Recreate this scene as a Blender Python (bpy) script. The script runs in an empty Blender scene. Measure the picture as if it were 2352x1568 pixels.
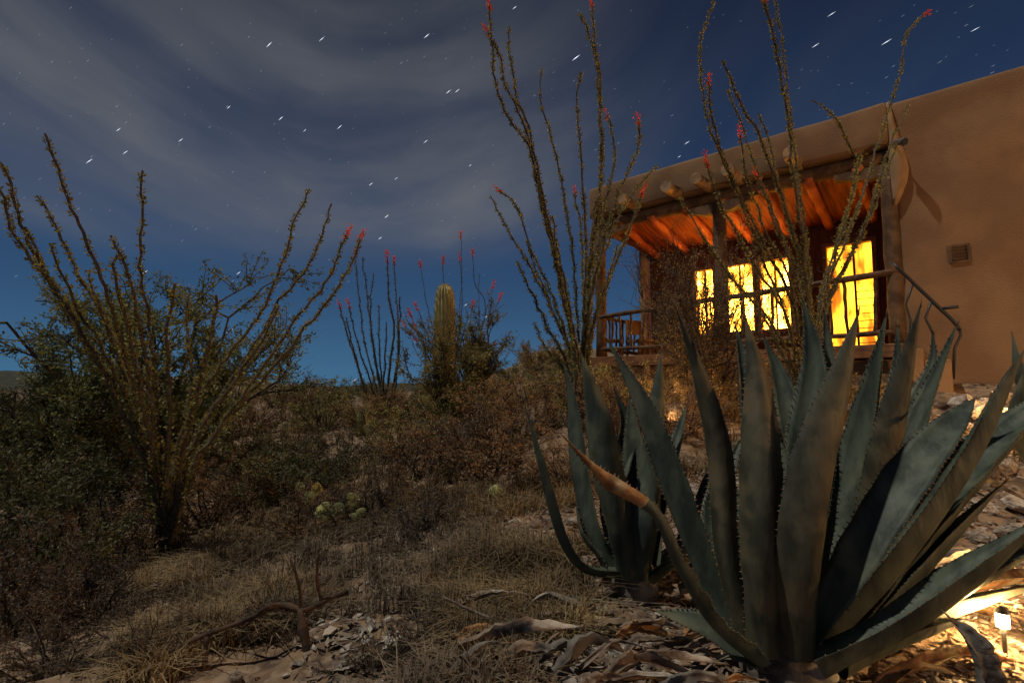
import bpy, bmesh, math, random
import numpy as np
from mathutils import Vector, Matrix

sc = bpy.context.scene
C = sc.collection
R = math.radians
rnd = random.Random(7)
rng = np.random.default_rng(7)

# ------------------------------------------------------------ camera
CAMZ = 1.0
PHI = R(5.2)
cam_d = bpy.data.cameras.new('camera')
cam = bpy.data.objects.new('camera', cam_d)
C.objects.link(cam)
cam.location = (0, 0, CAMZ)
cam.rotation_euler = (R(90) + PHI, 0, 0)
cam_d.lens = 18.0
cam_d.sensor_width = 36.0
cam_d.clip_start = 0.05
cam_d.clip_end = 5000
sc.camera = cam

# ------------------------------------------------------------ exposure
sc.view_settings.view_transform = 'Standard'
sc.view_settings.look = 'None'
sc.view_settings.exposure = 0.0
sc.view_settings.gamma = 1.0
sc.cycles.max_bounces = 6
sc.cycles.diffuse_bounces = 3
sc.cycles.use_denoising = True


def ray(px, py):
    a = (px - 1176) / 1176.0
    b = (784 - py) / 1176.0
    return Vector((a, math.cos(PHI) - b * math.sin(PHI), math.sin(PHI) + b * math.cos(PHI)))


def P(px, py, Y):
    """Point at forward distance Y metres seen at (px, py) of a 2352 px wide survey of the place."""
    r = ray(px, py)
    return Vector((r.x / r.y * Y, Y, CAMZ + r.z / r.y * Y))


# ------------------------------------------------------------ world: moonlit night sky with cirrus
SUN_EL, SUN_AZ = R(67), R(-96)      # azimuth from +Y, negative = to the left
w = bpy.data.worlds.new('World')
sc.world = w
w.use_nodes = True
nt = w.node_tree
nt.nodes.clear()


class NG:
    """tiny helper for math chains in a node tree"""
    def __init__(s, nt): s.nt = nt

    def new(s, t, **kw):
        n = s.nt.nodes.new(t)
        for k, v in kw.items():
            setattr(n, k, v)
        return n

    def link(s, a, b): s.nt.links.new(a, b)

    def m(s, op, a, b=None, c=None, clamp=False):
        n = s.new('ShaderNodeMath', operation=op, use_clamp=clamp)
        for i, v in enumerate((a, b, c)):
            if v is None: continue
            if isinstance(v, (int, float)): n.inputs[i].default_value = v
            else: s.link(v, n.inputs[i])
        return n.outputs[0]

    def mr(s, v, a, b, c=0.0, d=1.0, smooth=True):
        n = s.new('ShaderNodeMapRange')
        if smooth: n.interpolation_type = 'SMOOTHSTEP'
        s.link(v, n.inputs[0])
        for i, q in enumerate((a, b, c, d)): n.inputs[i + 1].default_value = q
        return n.outputs[0]


g = NG(nt)
tc = g.new('ShaderNodeTexCoord')
nrm = g.new('ShaderNodeVectorMath', operation='NORMALIZE')
g.link(tc.outputs['Generated'], nrm.inputs[0])
D = nrm.outputs[0]
sep = g.new('ShaderNodeSeparateXYZ'); g.link(D, sep.inputs[0])
ramp = g.new('ShaderNodeValToRGB')
g.link(g.m('MAXIMUM', sep.outputs[2], 0.0), ramp.inputs[0])
els = ramp.color_ramp.elements
els[0].position = 0.0; els[0].color = (0.048, 0.138, 0.245, 1)
els[1].position = 1.0; els[1].color = (0.003, 0.005, 0.012, 1)
for pos, col in ((0.06, (0.040, 0.110, 0.208)), (0.15, (0.029, 0.074, 0.155)), (0.28, (0.018, 0.047, 0.115)),
                 (0.42, (0.011, 0.027, 0.070)), (0.58, (0.008, 0.016, 0.042))):
    e = els.new(pos); e.color = (*col, 1)
cd = ray(830, -620).normalized()
dt = g.new('ShaderNodeVectorMath', operation='DOT_PRODUCT')
g.link(D, dt.inputs[0]); dt.inputs[1].default_value = cd
rr = g.m('ARCCOSINE', dt.outputs['Value'])
warp = g.new('ShaderNodeTexNoise'); warp.inputs['Scale'].default_value = 1.7; warp.inputs['Detail'].default_value = 5
g.link(D, warp.inputs['Vector'])
rw = g.m('ADD', rr, g.m('MULTIPLY', g.m('SUBTRACT', warp.outputs[0], 0.5), 0.22))
comb = g.new('ShaderNodeCombineXYZ')
g.link(g.m('MULTIPLY', rw, 7.5), comb.inputs[0])
g.link(g.m('MULTIPLY', sep.outputs[0], 1.7), comb.inputs[1])
g.link(g.m('MULTIPLY', sep.outputs[1], 0.9), comb.inputs[2])
n1 = g.new('ShaderNodeTexNoise'); n1.inputs['Scale'].default_value = 1.0; n1.inputs['Detail'].default_value = 5
n1.inputs['Roughness'].default_value = 0.5
g.link(comb.outputs[0], n1.inputs['Vector'])
streak = g.mr(n1.outputs[0], 0.28, 0.74)
n2 = g.new('ShaderNodeTexNoise'); n2.inputs['Scale'].default_value = 2.1; n2.inputs['Detail'].default_value = 3
g.link(D, n2.inputs['Vector'])
patch = g.mr(n2.outputs[0], 0.30, 0.62, 0.45, 1.0)
ysafe = g.m('MAXIMUM', sep.outputs[1], 0.15)
uu = g.m('DIVIDE', sep.outputs[0], ysafe); vv = g.m('DIVIDE', sep.outputs[2], ysafe)
cu = g.m('ADD', uu, 0.30)
low = g.m('SUBTRACT', g.m('SUBTRACT', vv, g.m('MULTIPLY', g.m('MULTIPLY', cu, cu), 0.16)), g.m('MULTIPLY', g.m('SUBTRACT', warp.outputs[0], 0.5), 0.10))
edge = g.mr(low, 0.20, 0.30, 0.0, 1.0)
right = g.mr(sep.outputs[0], -0.10, 0.36, 1.0, 0.12)
high = g.mr(sep.outputs[2], 0.30, 0.66, 1.0, 0.36)
fwd = g.mr(sep.outputs[1], -0.6, 0.3, 0.3, 1.0)
cl = g.m('MULTIPLY', g.m('MULTIPLY', edge, right), g.m('MULTIPLY', high, fwd))
cl = g.m('MULTIPLY', cl, g.m('MULTIPLY', patch, g.m('ADD', g.m('MULTIPLY', streak, 0.78), 0.24)))
mix = g.new('ShaderNodeMix', data_type='RGBA')
g.link(g.m('MULTIPLY', cl, 0.90, clamp=True), mix.inputs['Factor'])
g.link(ramp.outputs[0], mix.inputs['A'])
mix.inputs['B'].default_value = (0.145, 0.148, 0.155, 1)
bg = g.new('ShaderNodeBackground')
g.link(mix.outputs['Result'], bg.inputs[0])
bg.inputs[1].default_value = 1.1
out = g.new('ShaderNodeOutputWorld')
g.link(bg.outputs[0], out.inputs[0])

# ------------------------------------------------------------ moon
sl = bpy.data.lights.new('moon_light', 'SUN')
sl.energy = 2.0
sl.angle = R(1.0)
sl.color = (1.0, 0.97, 0.88)
so = bpy.data.objects.new('moon_light', sl)
C.objects.link(so)
sd = Vector((math.sin(SUN_AZ) * math.cos(SUN_EL), math.cos(SUN_AZ) * math.cos(SUN_EL), math.sin(SUN_EL)))
so.rotation_euler = sd.to_track_quat('Z', 'Y').to_euler()
so.location = sd * 50

# ============================================================ materials
MATS = {}


def mat(name, col, col2=None, scale=8.0, rough=0.8, bump=0.0, bscale=30.0, detail=5, stretch=None, trans=0.0,
        spec=0.3, lo=0.38, hi=0.62, col3=None, scale3=2.0, coord='Object', bdist=0.01):
    m = bpy.data.materials.new(name)
    m.use_nodes = True
    nt = m.node_tree
    b = nt.nodes['Principled BSDF']
    b.inputs['Base Color'].default_value = (*col, 1)
    b.inputs['Roughness'].default_value = rough
    b.inputs['Specular IOR Level'].default_value = spec
    q = NG(nt)
    t = q.new('ShaderNodeTexCoord')
    src = t.outputs[coord]
    if stretch:
        mp = q.new('ShaderNodeMapping'); mp.inputs['Scale'].default_value = stretch
        q.link(src, mp.inputs[0]); src = mp.outputs[0]
    if col2:
        n = q.new('ShaderNodeTexNoise'); n.inputs['Scale'].default_value = scale; n.inputs['Detail'].default_value = detail
        q.link(src, n.inputs['Vector'])
        mx = q.new('ShaderNodeMix', data_type='RGBA')
        q.link(q.mr(n.outputs[0], lo, hi), mx.inputs['Factor'])
        mx.inputs['A'].default_value = (*col, 1); mx.inputs['B'].default_value = (*col2, 1)
        res = mx.outputs['Result']
        if col3:
            n3 = q.new('ShaderNodeTexNoise'); n3.inputs['Scale'].default_value = scale3; n3.inputs['Detail'].default_value = 4
            q.link(t.outputs[coord], n3.inputs['Vector'])
            m3 = q.new('ShaderNodeMix', data_type='RGBA')
            q.link(q.mr(n3.outputs[0], 0.48, 0.66), m3.inputs['Factor'])
            q.link(res, m3.inputs['A']); m3.inputs['B'].default_value = (*col3, 1)
            res = m3.outputs['Result']
        q.link(res, b.inputs['Base Color'])
    if bump:
        n = q.new('ShaderNodeTexNoise'); n.inputs['Scale'].default_value = bscale; n.inputs['Detail'].default_value = 6
        q.link(src, n.inputs['Vector'])
        bp = q.new('ShaderNodeBump'); bp.inputs['Strength'].default_value = bump; bp.inputs['Distance'].default_value = bdist
        q.link(n.outputs[0], bp.inputs['Height']); q.link(bp.outputs[0], b.inputs['Normal'])
    if trans:
        tr = q.new('ShaderNodeBsdfTranslucent')
        if col2: q.link(res, tr.inputs[0])
        else: tr.inputs[0].default_value = (*col, 1)
        ms = q.new('ShaderNodeMixShader'); ms.inputs[0].default_value = trans
        q.link(b.outputs[0], ms.inputs[1]); q.link(tr.outputs[0], ms.inputs[2])
        q.link(ms.outputs[0], nt.nodes['Material Output'].inputs[0])
    MATS[name] = m
    return m


def emit(name, col, strength, pattern=None):
    m = bpy.data.materials.new(name); m.use_nodes = True
    nt = m.node_tree; nt.nodes.clear(); q = NG(nt)
    e = q.new('ShaderNodeEmission'); e.inputs[0].default_value = (*col, 1); e.inputs[1].default_value = strength
    o = q.new('ShaderNodeOutputMaterial'); q.link(e.outputs[0], o.inputs[0])
    if pattern:
        t = q.new('ShaderNodeTexCoord')
        mp = q.new('ShaderNodeMapping'); mp.inputs['Scale'].default_value = (4.2, 4.2, 1.5); q.link(t.outputs['Object'], mp.inputs[0])
        n = q.new('ShaderNodeTexNoise'); n.inputs['Scale'].default_value = 1.0; n.inputs['Detail'].default_value = 2
        q.link(mp.outputs[0], n.inputs['Vector'])
        q.link(q.mr(n.outputs[0], 0.36, 0.70, pattern[0], pattern[1]), e.inputs[1])
        mx = q.new('ShaderNodeMix', data_type='RGBA'); q.link(q.mr(n.outputs[0], 0.38, 0.6), mx.inputs['Factor'])
        mx.inputs['A'].default_value = (*pattern[2], 1); mx.inputs['B'].default_value = (*col, 1)
        q.link(mx.outputs['Result'], e.inputs[0])
    MATS[name] = m
    return m


mat('soil', (0.25, 0.155, 0.085), (0.10, 0.062, 0.038), scale=5.0, rough=0.95, bump=0.9, bscale=22, bdist=0.04,
    col3=(0.29, 0.20, 0.125), scale3=13.0)
mat('stucco', (0.26, 0.15, 0.075), (0.195, 0.108, 0.054), scale=1.1, rough=0.92, bump=0.8, bscale=55, bdist=0.012, detail=10)
mat('lit_stucco', (0.40, 0.25, 0.13), (0.30, 0.18, 0.09), scale=3, rough=0.9, bump=0.35, bscale=30, bdist=0.01)  # wall stucco lightened, lamplight put into the colour
mat('wood', (0.28, 0.125, 0.05), (0.15, 0.06, 0.025), scale=6, rough=0.75, bump=0.4, bscale=25, stretch=(0.5, 5, 5))
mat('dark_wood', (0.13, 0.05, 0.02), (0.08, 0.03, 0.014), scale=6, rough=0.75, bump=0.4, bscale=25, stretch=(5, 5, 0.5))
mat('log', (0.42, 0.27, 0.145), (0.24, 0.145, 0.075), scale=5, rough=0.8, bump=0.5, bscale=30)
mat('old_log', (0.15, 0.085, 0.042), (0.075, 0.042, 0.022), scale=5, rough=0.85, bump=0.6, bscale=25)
mat('rail_wood', (0.13, 0.07, 0.035), (0.06, 0.032, 0.018), scale=9, rough=0.85, bump=0.5, bscale=30)
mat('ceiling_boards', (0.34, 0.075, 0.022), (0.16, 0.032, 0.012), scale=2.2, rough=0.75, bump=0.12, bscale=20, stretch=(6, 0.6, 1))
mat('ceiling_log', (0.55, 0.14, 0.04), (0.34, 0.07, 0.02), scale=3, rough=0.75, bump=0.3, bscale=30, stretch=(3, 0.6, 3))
mat('iron', (0.02, 0.018, 0.016), rough=0.5, spec=0.5)
mat('lamp_metal', (0.10, 0.085, 0.07), rough=0.35, spec=0.6)
mat('agave', (0.078, 0.092, 0.060), (0.028, 0.036, 0.025), scale=13, lo=.36, hi=.66, detail=9, rough=0.6, bump=0.55, bscale=26, spec=0.35,
    stretch=(1, 1, 0.35), col3=(0.105, 0.112, 0.07), scale3=5)
mat('agave_olive', (0.075, 0.070, 0.040), (0.030, 0.030, 0.018), scale=16, lo=.36, hi=.66, detail=9, rough=0.6, bump=0.55, bscale=26, spec=0.35, stretch=(1, 1, 0.35), col3=(0.12, 0.095, 0.05), scale3=6)  # browner agave for upright leaves, warm lamplight painted into their colour
mat('agave_pale', (0.30, 0.29, 0.19), (0.18, 0.18, 0.12), scale=10, rough=0.7, bump=0.5, bscale=30)
mat('agave_margin', (0.20, 0.13, 0.07), (0.12, 0.07, 0.04), scale=40, rough=0.6)
mat('agave_dry', (0.34, 0.17, 0.065), (0.16, 0.08, 0.035), scale=14, rough=0.8, bump=0.6, bscale=45, col3=(0.45, 0.36, 0.2), scale3=8)
mat('agave_grey', (0.17, 0.145, 0.115), (0.07, 0.055, 0.045), scale=12, rough=0.85, bump=0.7, bscale=35, stretch=(1, 1, 1), col3=(0.40, 0.34, 0.26), scale3=5)
mat('dead_leaf', (0.22, 0.155, 0.105), (0.075, 0.048, 0.034), scale=11, rough=0.85, bump=0.6, bscale=40, col3=(0.50, 0.44, 0.36), scale3=6)
mat('bark', (0.10, 0.075, 0.05), (0.05, 0.035, 0.025), scale=15, rough=0.9, bump=0.6, bscale=50)
mat('ocotillo_bark', (0.13, 0.10, 0.065), (0.07, 0.055, 0.035), scale=30, rough=0.9, bump=0.6, bscale=60)
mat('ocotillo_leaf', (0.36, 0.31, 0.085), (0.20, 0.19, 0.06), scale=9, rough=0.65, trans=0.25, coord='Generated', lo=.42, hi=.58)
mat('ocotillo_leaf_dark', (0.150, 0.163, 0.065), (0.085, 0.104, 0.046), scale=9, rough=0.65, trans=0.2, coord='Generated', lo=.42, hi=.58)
mat('blossom', (0.95, 0.17, 0.04), (0.85, 0.07, 0.02), scale=40, rough=0.6, trans=0.3)
mat('leaf_green', (0.135, 0.130, 0.045), (0.065, 0.068, 0.028), scale=1.8, rough=0.7, trans=0.25)
mat('leaf_blue', (0.26, 0.26, 0.085), (0.11, 0.13, 0.05), scale=2.0, rough=0.7, trans=0.25)
mat('leaf_olive', (0.30, 0.25, 0.075), (0.15, 0.13, 0.045), scale=2.5, rough=0.7, trans=0.25)
mat('leaf_rust', (0.31, 0.175, 0.075), (0.14, 0.08, 0.04), scale=2.5, rough=0.8, trans=0.2)
mat('leaf_grey', (0.17, 0.125, 0.08), (0.075, 0.055, 0.038), scale=2.5, rough=0.85, trans=0.15)
mat('leaf_gold', (0.50, 0.32, 0.10), (0.30, 0.19, 0.065), scale=2.5, rough=0.8, trans=0.25)
mat('twig', (0.11, 0.08, 0.055), (0.055, 0.038, 0.028), scale=20, rough=0.9)
mat('straw', (0.31, 0.215, 0.105), (0.17, 0.115, 0.06), scale=2.2, rough=0.85, trans=0.25)
mat('straw_grey', (0.23, 0.17, 0.105), (0.11, 0.078, 0.05), scale=2.2, rough=0.85, trans=0.2)
mat('rock', (0.46, 0.36, 0.27), (0.22, 0.16, 0.11), scale=7, rough=0.92, bump=1.0, bscale=14, bdist=0.05, col3=(0.56, 0.48, 0.40), scale3=4, detail=9)
mat('rock_brown', (0.24, 0.165, 0.11), (0.13, 0.085, 0.06), scale=6, rough=0.92, bump=0.8, bscale=20, bdist=0.02)
mat('saguaro', (0.60, 0.52, 0.22), (0.44, 0.39, 0.16), scale=7, rough=0.7, bump=0.3, bscale=40)
mat('spine', (0.50, 0.42, 0.24), rough=0.7)
mat('dry_spine', (0.24, 0.19, 0.11), rough=0.8)
mat('pad', (0.27, 0.27, 0.09), (0.18, 0.19, 0.07), scale=8, rough=0.6, bump=0.2, bscale=30)
mat('pad_yellow', (0.78, 0.70, 0.20), (0.60, 0.55, 0.17), scale=8, rough=0.6)
mat('deadwood', (0.09, 0.052, 0.032), (0.035, 0.022, 0.015), scale=16, rough=0.9, bump=0.8, bscale=40)
mat('pale_stick', (0.30, 0.235, 0.18), (0.15, 0.105, 0.08), scale=16, rough=0.9, bump=0.6, bscale=40)
mat('hill_far', (0.060, 0.055, 0.032), (0.035, 0.036, 0.022), scale=0.8, rough=0.95, detail=8, bump=1.0, bscale=2, bdist=0.3)
mat('glass', (0.05, 0.05, 0.05), rough=0.1)
emit('window_light', (1.0, 0.42, 0.045), 5.0, (1.6, 40, (1.0, 0.36, 0.02)))
emit('curtain_light', (1.0, 0.46, 0.02), 2.2, (0.9, 5.5, (1.0, 0.24, 0.015)))
emit('lamp_glow', (1.0, 0.72, 0.36), 22)
emit('star', (0.80, 0.88, 1.0), 1.7)
emit('star_faint', (0.75, 0.85, 1.0), 0.42)


# ============================================================ mesh helpers
class MB:
    def __init__(s): s.v = []; s.f = []; s.m = []; s.n = 0

    def add(s, verts, faces, mi=0):
        k = s.n
        s.v.extend(tuple(q) for q in verts); s.n = len(s.v)
        s.f.extend(tuple(i + k for i in fc) for fc in faces)
        s.m.extend([mi] * len(faces))

    def quads(s, V, mi=0):
        """V: (n,4,3) numpy"""
        n = len(V)
        if n == 0: return
        k = s.n
        s.v.extend(map(tuple, V.reshape(-1, 3).tolist())); s.n = len(s.v)
        idx = (np.arange(n * 4).reshape(n, 4) + k).tolist()
        s.f.extend(map(tuple, idx)); s.m.extend([mi] * n)

    def box(s, x0, x1, y0, y1, z0, z1, mi=0):
        v = [(x, y, z) for z in (z0, z1) for y in (y0, y1) for x in (x0, x1)]
        s.add(v, [(0, 2, 3, 1), (4, 5, 7, 6), (0, 1, 5, 4), (2, 6, 7, 3), (0, 4, 6, 2), (1, 3, 7, 5)], mi)

    def tube(s, pts, rad, sides=6, mi=0, cap=True, flat=1.0):
        pts = [Vector(p) for p in pts]; n = len(pts)
        up = Vector((0.31, 0.22, 0.92)); rings = []
        ref = None
        for i, p in enumerate(pts):
            T = (pts[min(i + 1, n - 1)] - pts[max(i - 1, 0)])
            if T.length < 1e-9: T = Vector((0, 0, 1))
            T.normalize()
            if ref is None:
                ref = T.cross(Vector((1, 0, 0)) if abs(T.x) < .9 else Vector((0, 1, 0))).normalized()
            ref = (ref - T * ref.dot(T))
            ref.normalize()
            B = T.cross(ref)
            r = rad[i] if hasattr(rad, '__len__') else rad
            for k in range(sides):
                a = 2 * math.pi * k / sides
                rings.append(p + ref * (math.cos(a) * r) + B * (math.sin(a) * r * flat))
        fc = []
        for i in range(n - 1):
            for k in range(sides):
                a = i * sides + k; b = i * sides + (k + 1) % sides
                fc.append((a, b, b + sides, a + sides))
        if cap:
            fc.append(tuple(range(sides))[::-1]); fc.append(tuple(range((n - 1) * sides, n * sides)))
        s.add(rings, fc, mi)

    def mesh(s, name, mats, smooth=False):
        me = bpy.data.meshes.new(name)
        me.from_pydata(s.v, [], s.f)
        for q in mats: me.materials.append(MATS[q])
        if len(mats) > 1: me.polygons.foreach_set('material_index', s.m)
        if smooth: me.polygons.foreach_set('use_smooth', [True] * len(s.f))
        me.update()
        return me

    def build(s, name, mats, parent=None, smooth=False, origin=None, bevel=0):
        if isinstance(mats, str): mats = [mats]
        if origin is not None:
            o = Vector(origin); s.v = [(a - o.x, b - o.y, c - o.z) for a, b, c in s.v]
        ob = bpy.data.objects.new(name, s.mesh(name, mats, smooth))
        C.objects.link(ob)
        if parent: ob.parent = parent
        if origin is not None: ob.location = origin
        if bevel:
            md = ob.modifiers.new('bevel', 'BEVEL'); md.width = bevel; md.segments = 3; md.limit_method = 'ANGLE'
            ob.data.polygons.foreach_set('use_smooth', [True] * len(s.f))
            wn = ob.modifiers.new('wn', 'WEIGHTED_NORMAL'); wn.keep_sharp = False
        return ob


def tag(o, label=None, cat=None, group=None, kind=None):
    if label: o['label'] = label
    if cat: o['category'] = cat
    if group: o['group'] = group
    if kind: o['kind'] = kind
    return o


def thing(name, label, cat, loc=(0, 0, 0), rz=0, group=None):
    o = bpy.data.objects.new(name, None); C.objects.link(o)
    o.empty_display_size = 0.1
    o.location = loc; o.rotation_euler = (0, 0, rz)
    return tag(o, label, cat, group)


def dup(root, loc, rz=0, s=1.0, label=None):
    r = root.copy(); C.objects.link(r); r.location = loc; r.rotation_euler = (0, 0, rz); r.scale = (s, s, s)
    if label: r['label'] = label
    for ch in list(root.children):
        c = ch.copy(); C.objects.link(c); c.parent = r
        for gc in list(ch.children):
            d = gc.copy(); C.objects.link(d); d.parent = c
    return r


def spline(pts, n):
    """Catmull-Rom through pts, n samples"""
    p = [Vector(q) for q in pts]
    if len(p) == 2: return [p[0].lerp(p[1], i / (n - 1)) for i in range(n)]
    p = [p[0] * 2 - p[1]] + p + [p[-1] * 2 - p[-2]]
    segs = len(p) - 3
    L = [0]
    for i in range(1, segs + 1): L.append(L[-1] + (p[i + 1] - p[i]).length)
    res = []
    for k in range(n):
        d = L[-1] * k / (n - 1)
        i = 0
        while i < segs - 1 and d > L[i + 1]: i += 1
        t = (d - L[i]) / max(1e-9, L[i + 1] - L[i])
        a, b, c, e = p[i], p[i + 1], p[i + 2], p[i + 3]
        res.append(0.5 * ((2 * b) + (c - a) * t + (2 * a - 5 * b + 4 * c - e) * t * t + (3 * b - a - 3 * c + e) * t ** 3))
    return res


def vnoise(x, y, seed=0):
    """vectorised value noise"""
    x = np.asarray(x, float); y = np.asarray(y, float)
    xi = np.floor(x).astype(np.int64); yi = np.floor(y).astype(np.int64)
    fx = x - xi; fy = y - yi
    fx = fx * fx * (3 - 2 * fx); fy = fy * fy * (3 - 2 * fy)

    def h(a, b):
        v = (a * 374761393 + b * 668265263 + seed * 1442695041) & 0xffffffff
        v = ((v ^ (v >> 13)) * 1274126177) & 0xffffffff
        return ((v ^ (v >> 16)) & 0xffff) / 65535.0
    return ((h(xi, yi) * (1 - fx) + h(xi + 1, yi) * fx) * (1 - fy) + (h(xi, yi + 1) * (1 - fx) + h(xi + 1, yi + 1) * fx) * fy) - 0.5


LM = [('the foot of the leafy left ocotillo', 375, 1290), ('the dead forked branch', 690, 1400), ('the yellow padded prickly pear', 790, 1175), ('the slender ocotillo on the crest', 880, 930),
      ('the saguaro', 1018, 850), ('the golden hill', 1225, 830), ('the curved outer agave leaf', 1225, 1080), ('the porch thicket', 1600, 900), ('the left edge', 0, 1150), ('the bottom left corner', 0, 1560), ('the stubby cactus', 1138, 1160),
      ('the largest agave base', 1800, 1540), ('the corner garden lamp', 2308, 1488), ('the house wall foot', 2240, 880), ('the gap between the agaves', 1620, 1130), ('the slimmer agave base', 1440, 1350)]
USED = set()


def where_label(base, px, py):
    ds = sorted(((px - x) ** 2 + (py - y) ** 2, nm, x, y) for nm, x, y in LM)
    def rel_(d): 
        dx, dy = px - d[2], py - d[3]
        if abs(dx) < 45 and abs(dy) < 45: return 'right at'
        if abs(dx) > abs(dy): return ('right of' if dx > 0 else 'left of') if abs(dx) > 110 else ('just right of' if dx > 0 else 'just left of')
        return 'below' if dy > 0 else 'above'
    for k in range(1, len(ds)):
        a = base + ' ' + rel_(ds[0]) + ' ' + ds[0][1]
        c1 = a if k == 1 else base + ' ' + rel_(ds[0]) + ' ' + ds[0][1].replace('the ', '', 1) + ', ' + rel_(ds[k - 1]) + ' ' + ds[k - 1][1].replace('the ', '', 1)
        if c1 not in USED and len(c1.split()) <= 16: USED.add(c1); return c1
    return a



# ============================================================ terrain
ctrl_px = [(1176, 1568, 1.75), (600, 1568, 2.1), (0, 1568, 2.4), (-700, 1500, 3), (1750, 1530, 1.95), (2352, 1568, 1.9),
           (2352, 1360, 2.9), (2300, 1200, 4), (2250, 1000, 5.5), (2280, 885, 7), (2000, 1000, 5.5), (1700, 1000, 5.5), (1600, 1150, 4),
           (1500, 930, 7), (1700, 905, 8), (1450, 1340, 2.7), (1150, 1250, 3.3), (1150, 1100, 5), (1250, 1010, 7), (1335, 965, 6),
           (900, 1150, 4.8), (900, 1000, 8), (1000, 940, 12), (700, 935, 13), (850, 918, 15), (1220, 818, 17), (1130, 880, 17),
           (1350, 850, 15), (375, 1290, 4.5), (600, 1300, 3.6), (300, 1400, 3.2), (0, 1300, 4), (-400, 1150, 5.5), (0, 1000, 10),
           (300, 950, 14), (500, 915, 19), (-400, 890, 18), (0, 860, 24), (700, 906, 23), (1000, 906, 25), (2352, 880, 8),
           (2700, 900, 6), (3100, 1250, 3.5), (1900, 880, 11), (1300, 850, 24)]
ctrl = [tuple(P(*c)) for c in ctrl_px]
ctrl += [(0, 0, -0.05), (-3, 0, -0.3), (3, 0, -0.05), (0, -3, -0.1), (-6, -3, -0.6), (6, -3, 0.3), (8, 3, 0.7), (-9, 3, -0.5),
         (12, 10, 1.4), (8, 16, 1.6), (-14, 10, 0.3), (-14, 26, 2.0), (6, 28, 0.6), (14, 24, 1.4), (0, 30, -0.6), (-8, 31, -0.4), (-20, 0, 0.2), (16, -2, 1.0)]
ctrl = np.array(ctrl)


def _U(r2): return np.where(r2 > 1e-12, r2 * np.log(r2 + 1e-12), 0.0)


_n = len(ctrl)
_d2 = ((ctrl[:, None, :2] - ctrl[None, :, :2]) ** 2).sum(-1)
_K = np.zeros((_n + 3, _n + 3)); _K[:_n, :_n] = _U(_d2) + np.eye(_n) * 0.6
_K[:_n, _n] = 1; _K[:_n, _n + 1:] = ctrl[:, :2]; _K[_n, :_n] = 1; _K[_n + 1:, :_n] = ctrl[:, :2].T
_w = np.linalg.solve(_K, np.concatenate([ctrl[:, 2], np.zeros(3)]))


def ground(x, y):
    x = np.atleast_1d(np.asarray(x, float)); y = np.atleast_1d(np.asarray(y, float))
    sh = x.shape; X = x.ravel(); Y = y.ravel()
    Z = np.empty_like(X)
    for i in range(0, len(X), 20000):
        a, b = X[i:i + 20000], Y[i:i + 20000]
        d2 = (a[:, None] - ctrl[None, :, 0]) ** 2 + (b[:, None] - ctrl[None, :, 1]) ** 2
        Z[i:i + 20000] = _U(d2) @ _w[:_n] + _w[_n] + a * _w[_n + 1] + b * _w[_n + 2]
    r = np.hypot(X, Y - 12)
    k = np.clip((r - 16) / 14, 0, 1); k = k * k * (3 - 2 * k)
    Z = Z * (1 - k) + k * (-0.8)
    near = 1 - k
    Z = Z + near * (vnoise(X * 1.3, Y * 1.3, 1) * 0.14 + vnoise(X * 3.7, Y * 3.7, 2) * 0.07 + vnoise(X * 9, Y * 9, 3) * 0.035
                    + vnoise(X * 23, Y * 23, 4) * 0.016)
    return Z.reshape(sh)


def gz(x, y): return float(ground(x, y)[0])


def axis(core0, core1, step, far):
    c = list(np.arange(core0, core1, step))
    d, s = core1, step
    hi = []
    while d < far:
        hi.append(d); s *= 1.10; d += s
    lo = []; d, s = core0, step
    while d > -far:
        s *= 1.10; d -= s; lo.append(d)
    return np.array(lo[::-1] + c + hi + [far * 1.05])


def build_ground():
    xs = axis(-4.5, 4.5, 0.035, 1500); ys = axis(0.9, 8.0, 0.035, 1500)
    X, Y = np.meshgrid(xs, ys)
    Z = ground(X, Y)
    V = np.stack([X, Y, Z], -1).reshape(-1, 3)
    ny, nx = X.shape
    i = np.arange(nx - 1)[None, :] + (np.arange(ny - 1) * nx)[:, None]
    F = np.stack([i, i + 1, i + 1 + nx, i + nx], -1).reshape(-1, 4)
    me = bpy.data.meshes.new('ground')
    me.vertices.add(len(V)); me.vertices.foreach_set('co', V.ravel())
    me.loops.add(F.size); me.loops.foreach_set('vertex_index', F.ravel())
    me.polygons.add(len(F)); me.polygons.foreach_set('loop_start', np.arange(len(F)) * 4)
    me.polygons.foreach_set('loop_total', np.full(len(F), 4)); me.polygons.foreach_set('use_smooth', np.ones(len(F), bool))
    me.materials.append(MATS['soil']); me.update(); me.validate()
    o = bpy.data.objects.new('ground', me); C.objects.link(o)
    o['kind'] = 'structure'


build_ground()


def build_hills():
    mb = MB()
    n = 160; rows = 10
    vs = []
    for j in range(rows):
        t = j / (rows - 1)
        for i in range(n + 1):
            a = R(-85 + 170 * i / n)
            d = 110 + 60 * t
            h = 3.0 + 3.6 * float(vnoise(a * 3.1 + 7, 0.5, 9)) + 2.0 * float(vnoise(a * 9, 0.5, 10)) + 4.2 * max(0, math.sin(-a - 0.25)) 
            z = -1.2 + math.sin(min(1, t * 1.25) * math.pi * 0.55) * h + 0.6 * float(vnoise(a * 40, t * 6, 11))
            vs.append((math.sin(a) * d, math.cos(a) * d, z))
    fs = [(j * (n + 1) + i, j * (n + 1) + i + 1, (j + 1) * (n + 1) + i + 1, (j + 1) * (n + 1) + i) for j in range(rows - 1) for i in range(n)]
    mb.add(vs, fs)
    o = mb.build('hills', 'hill_far', smooth=True)
    o['kind'] = 'structure'


build_hills()

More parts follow.
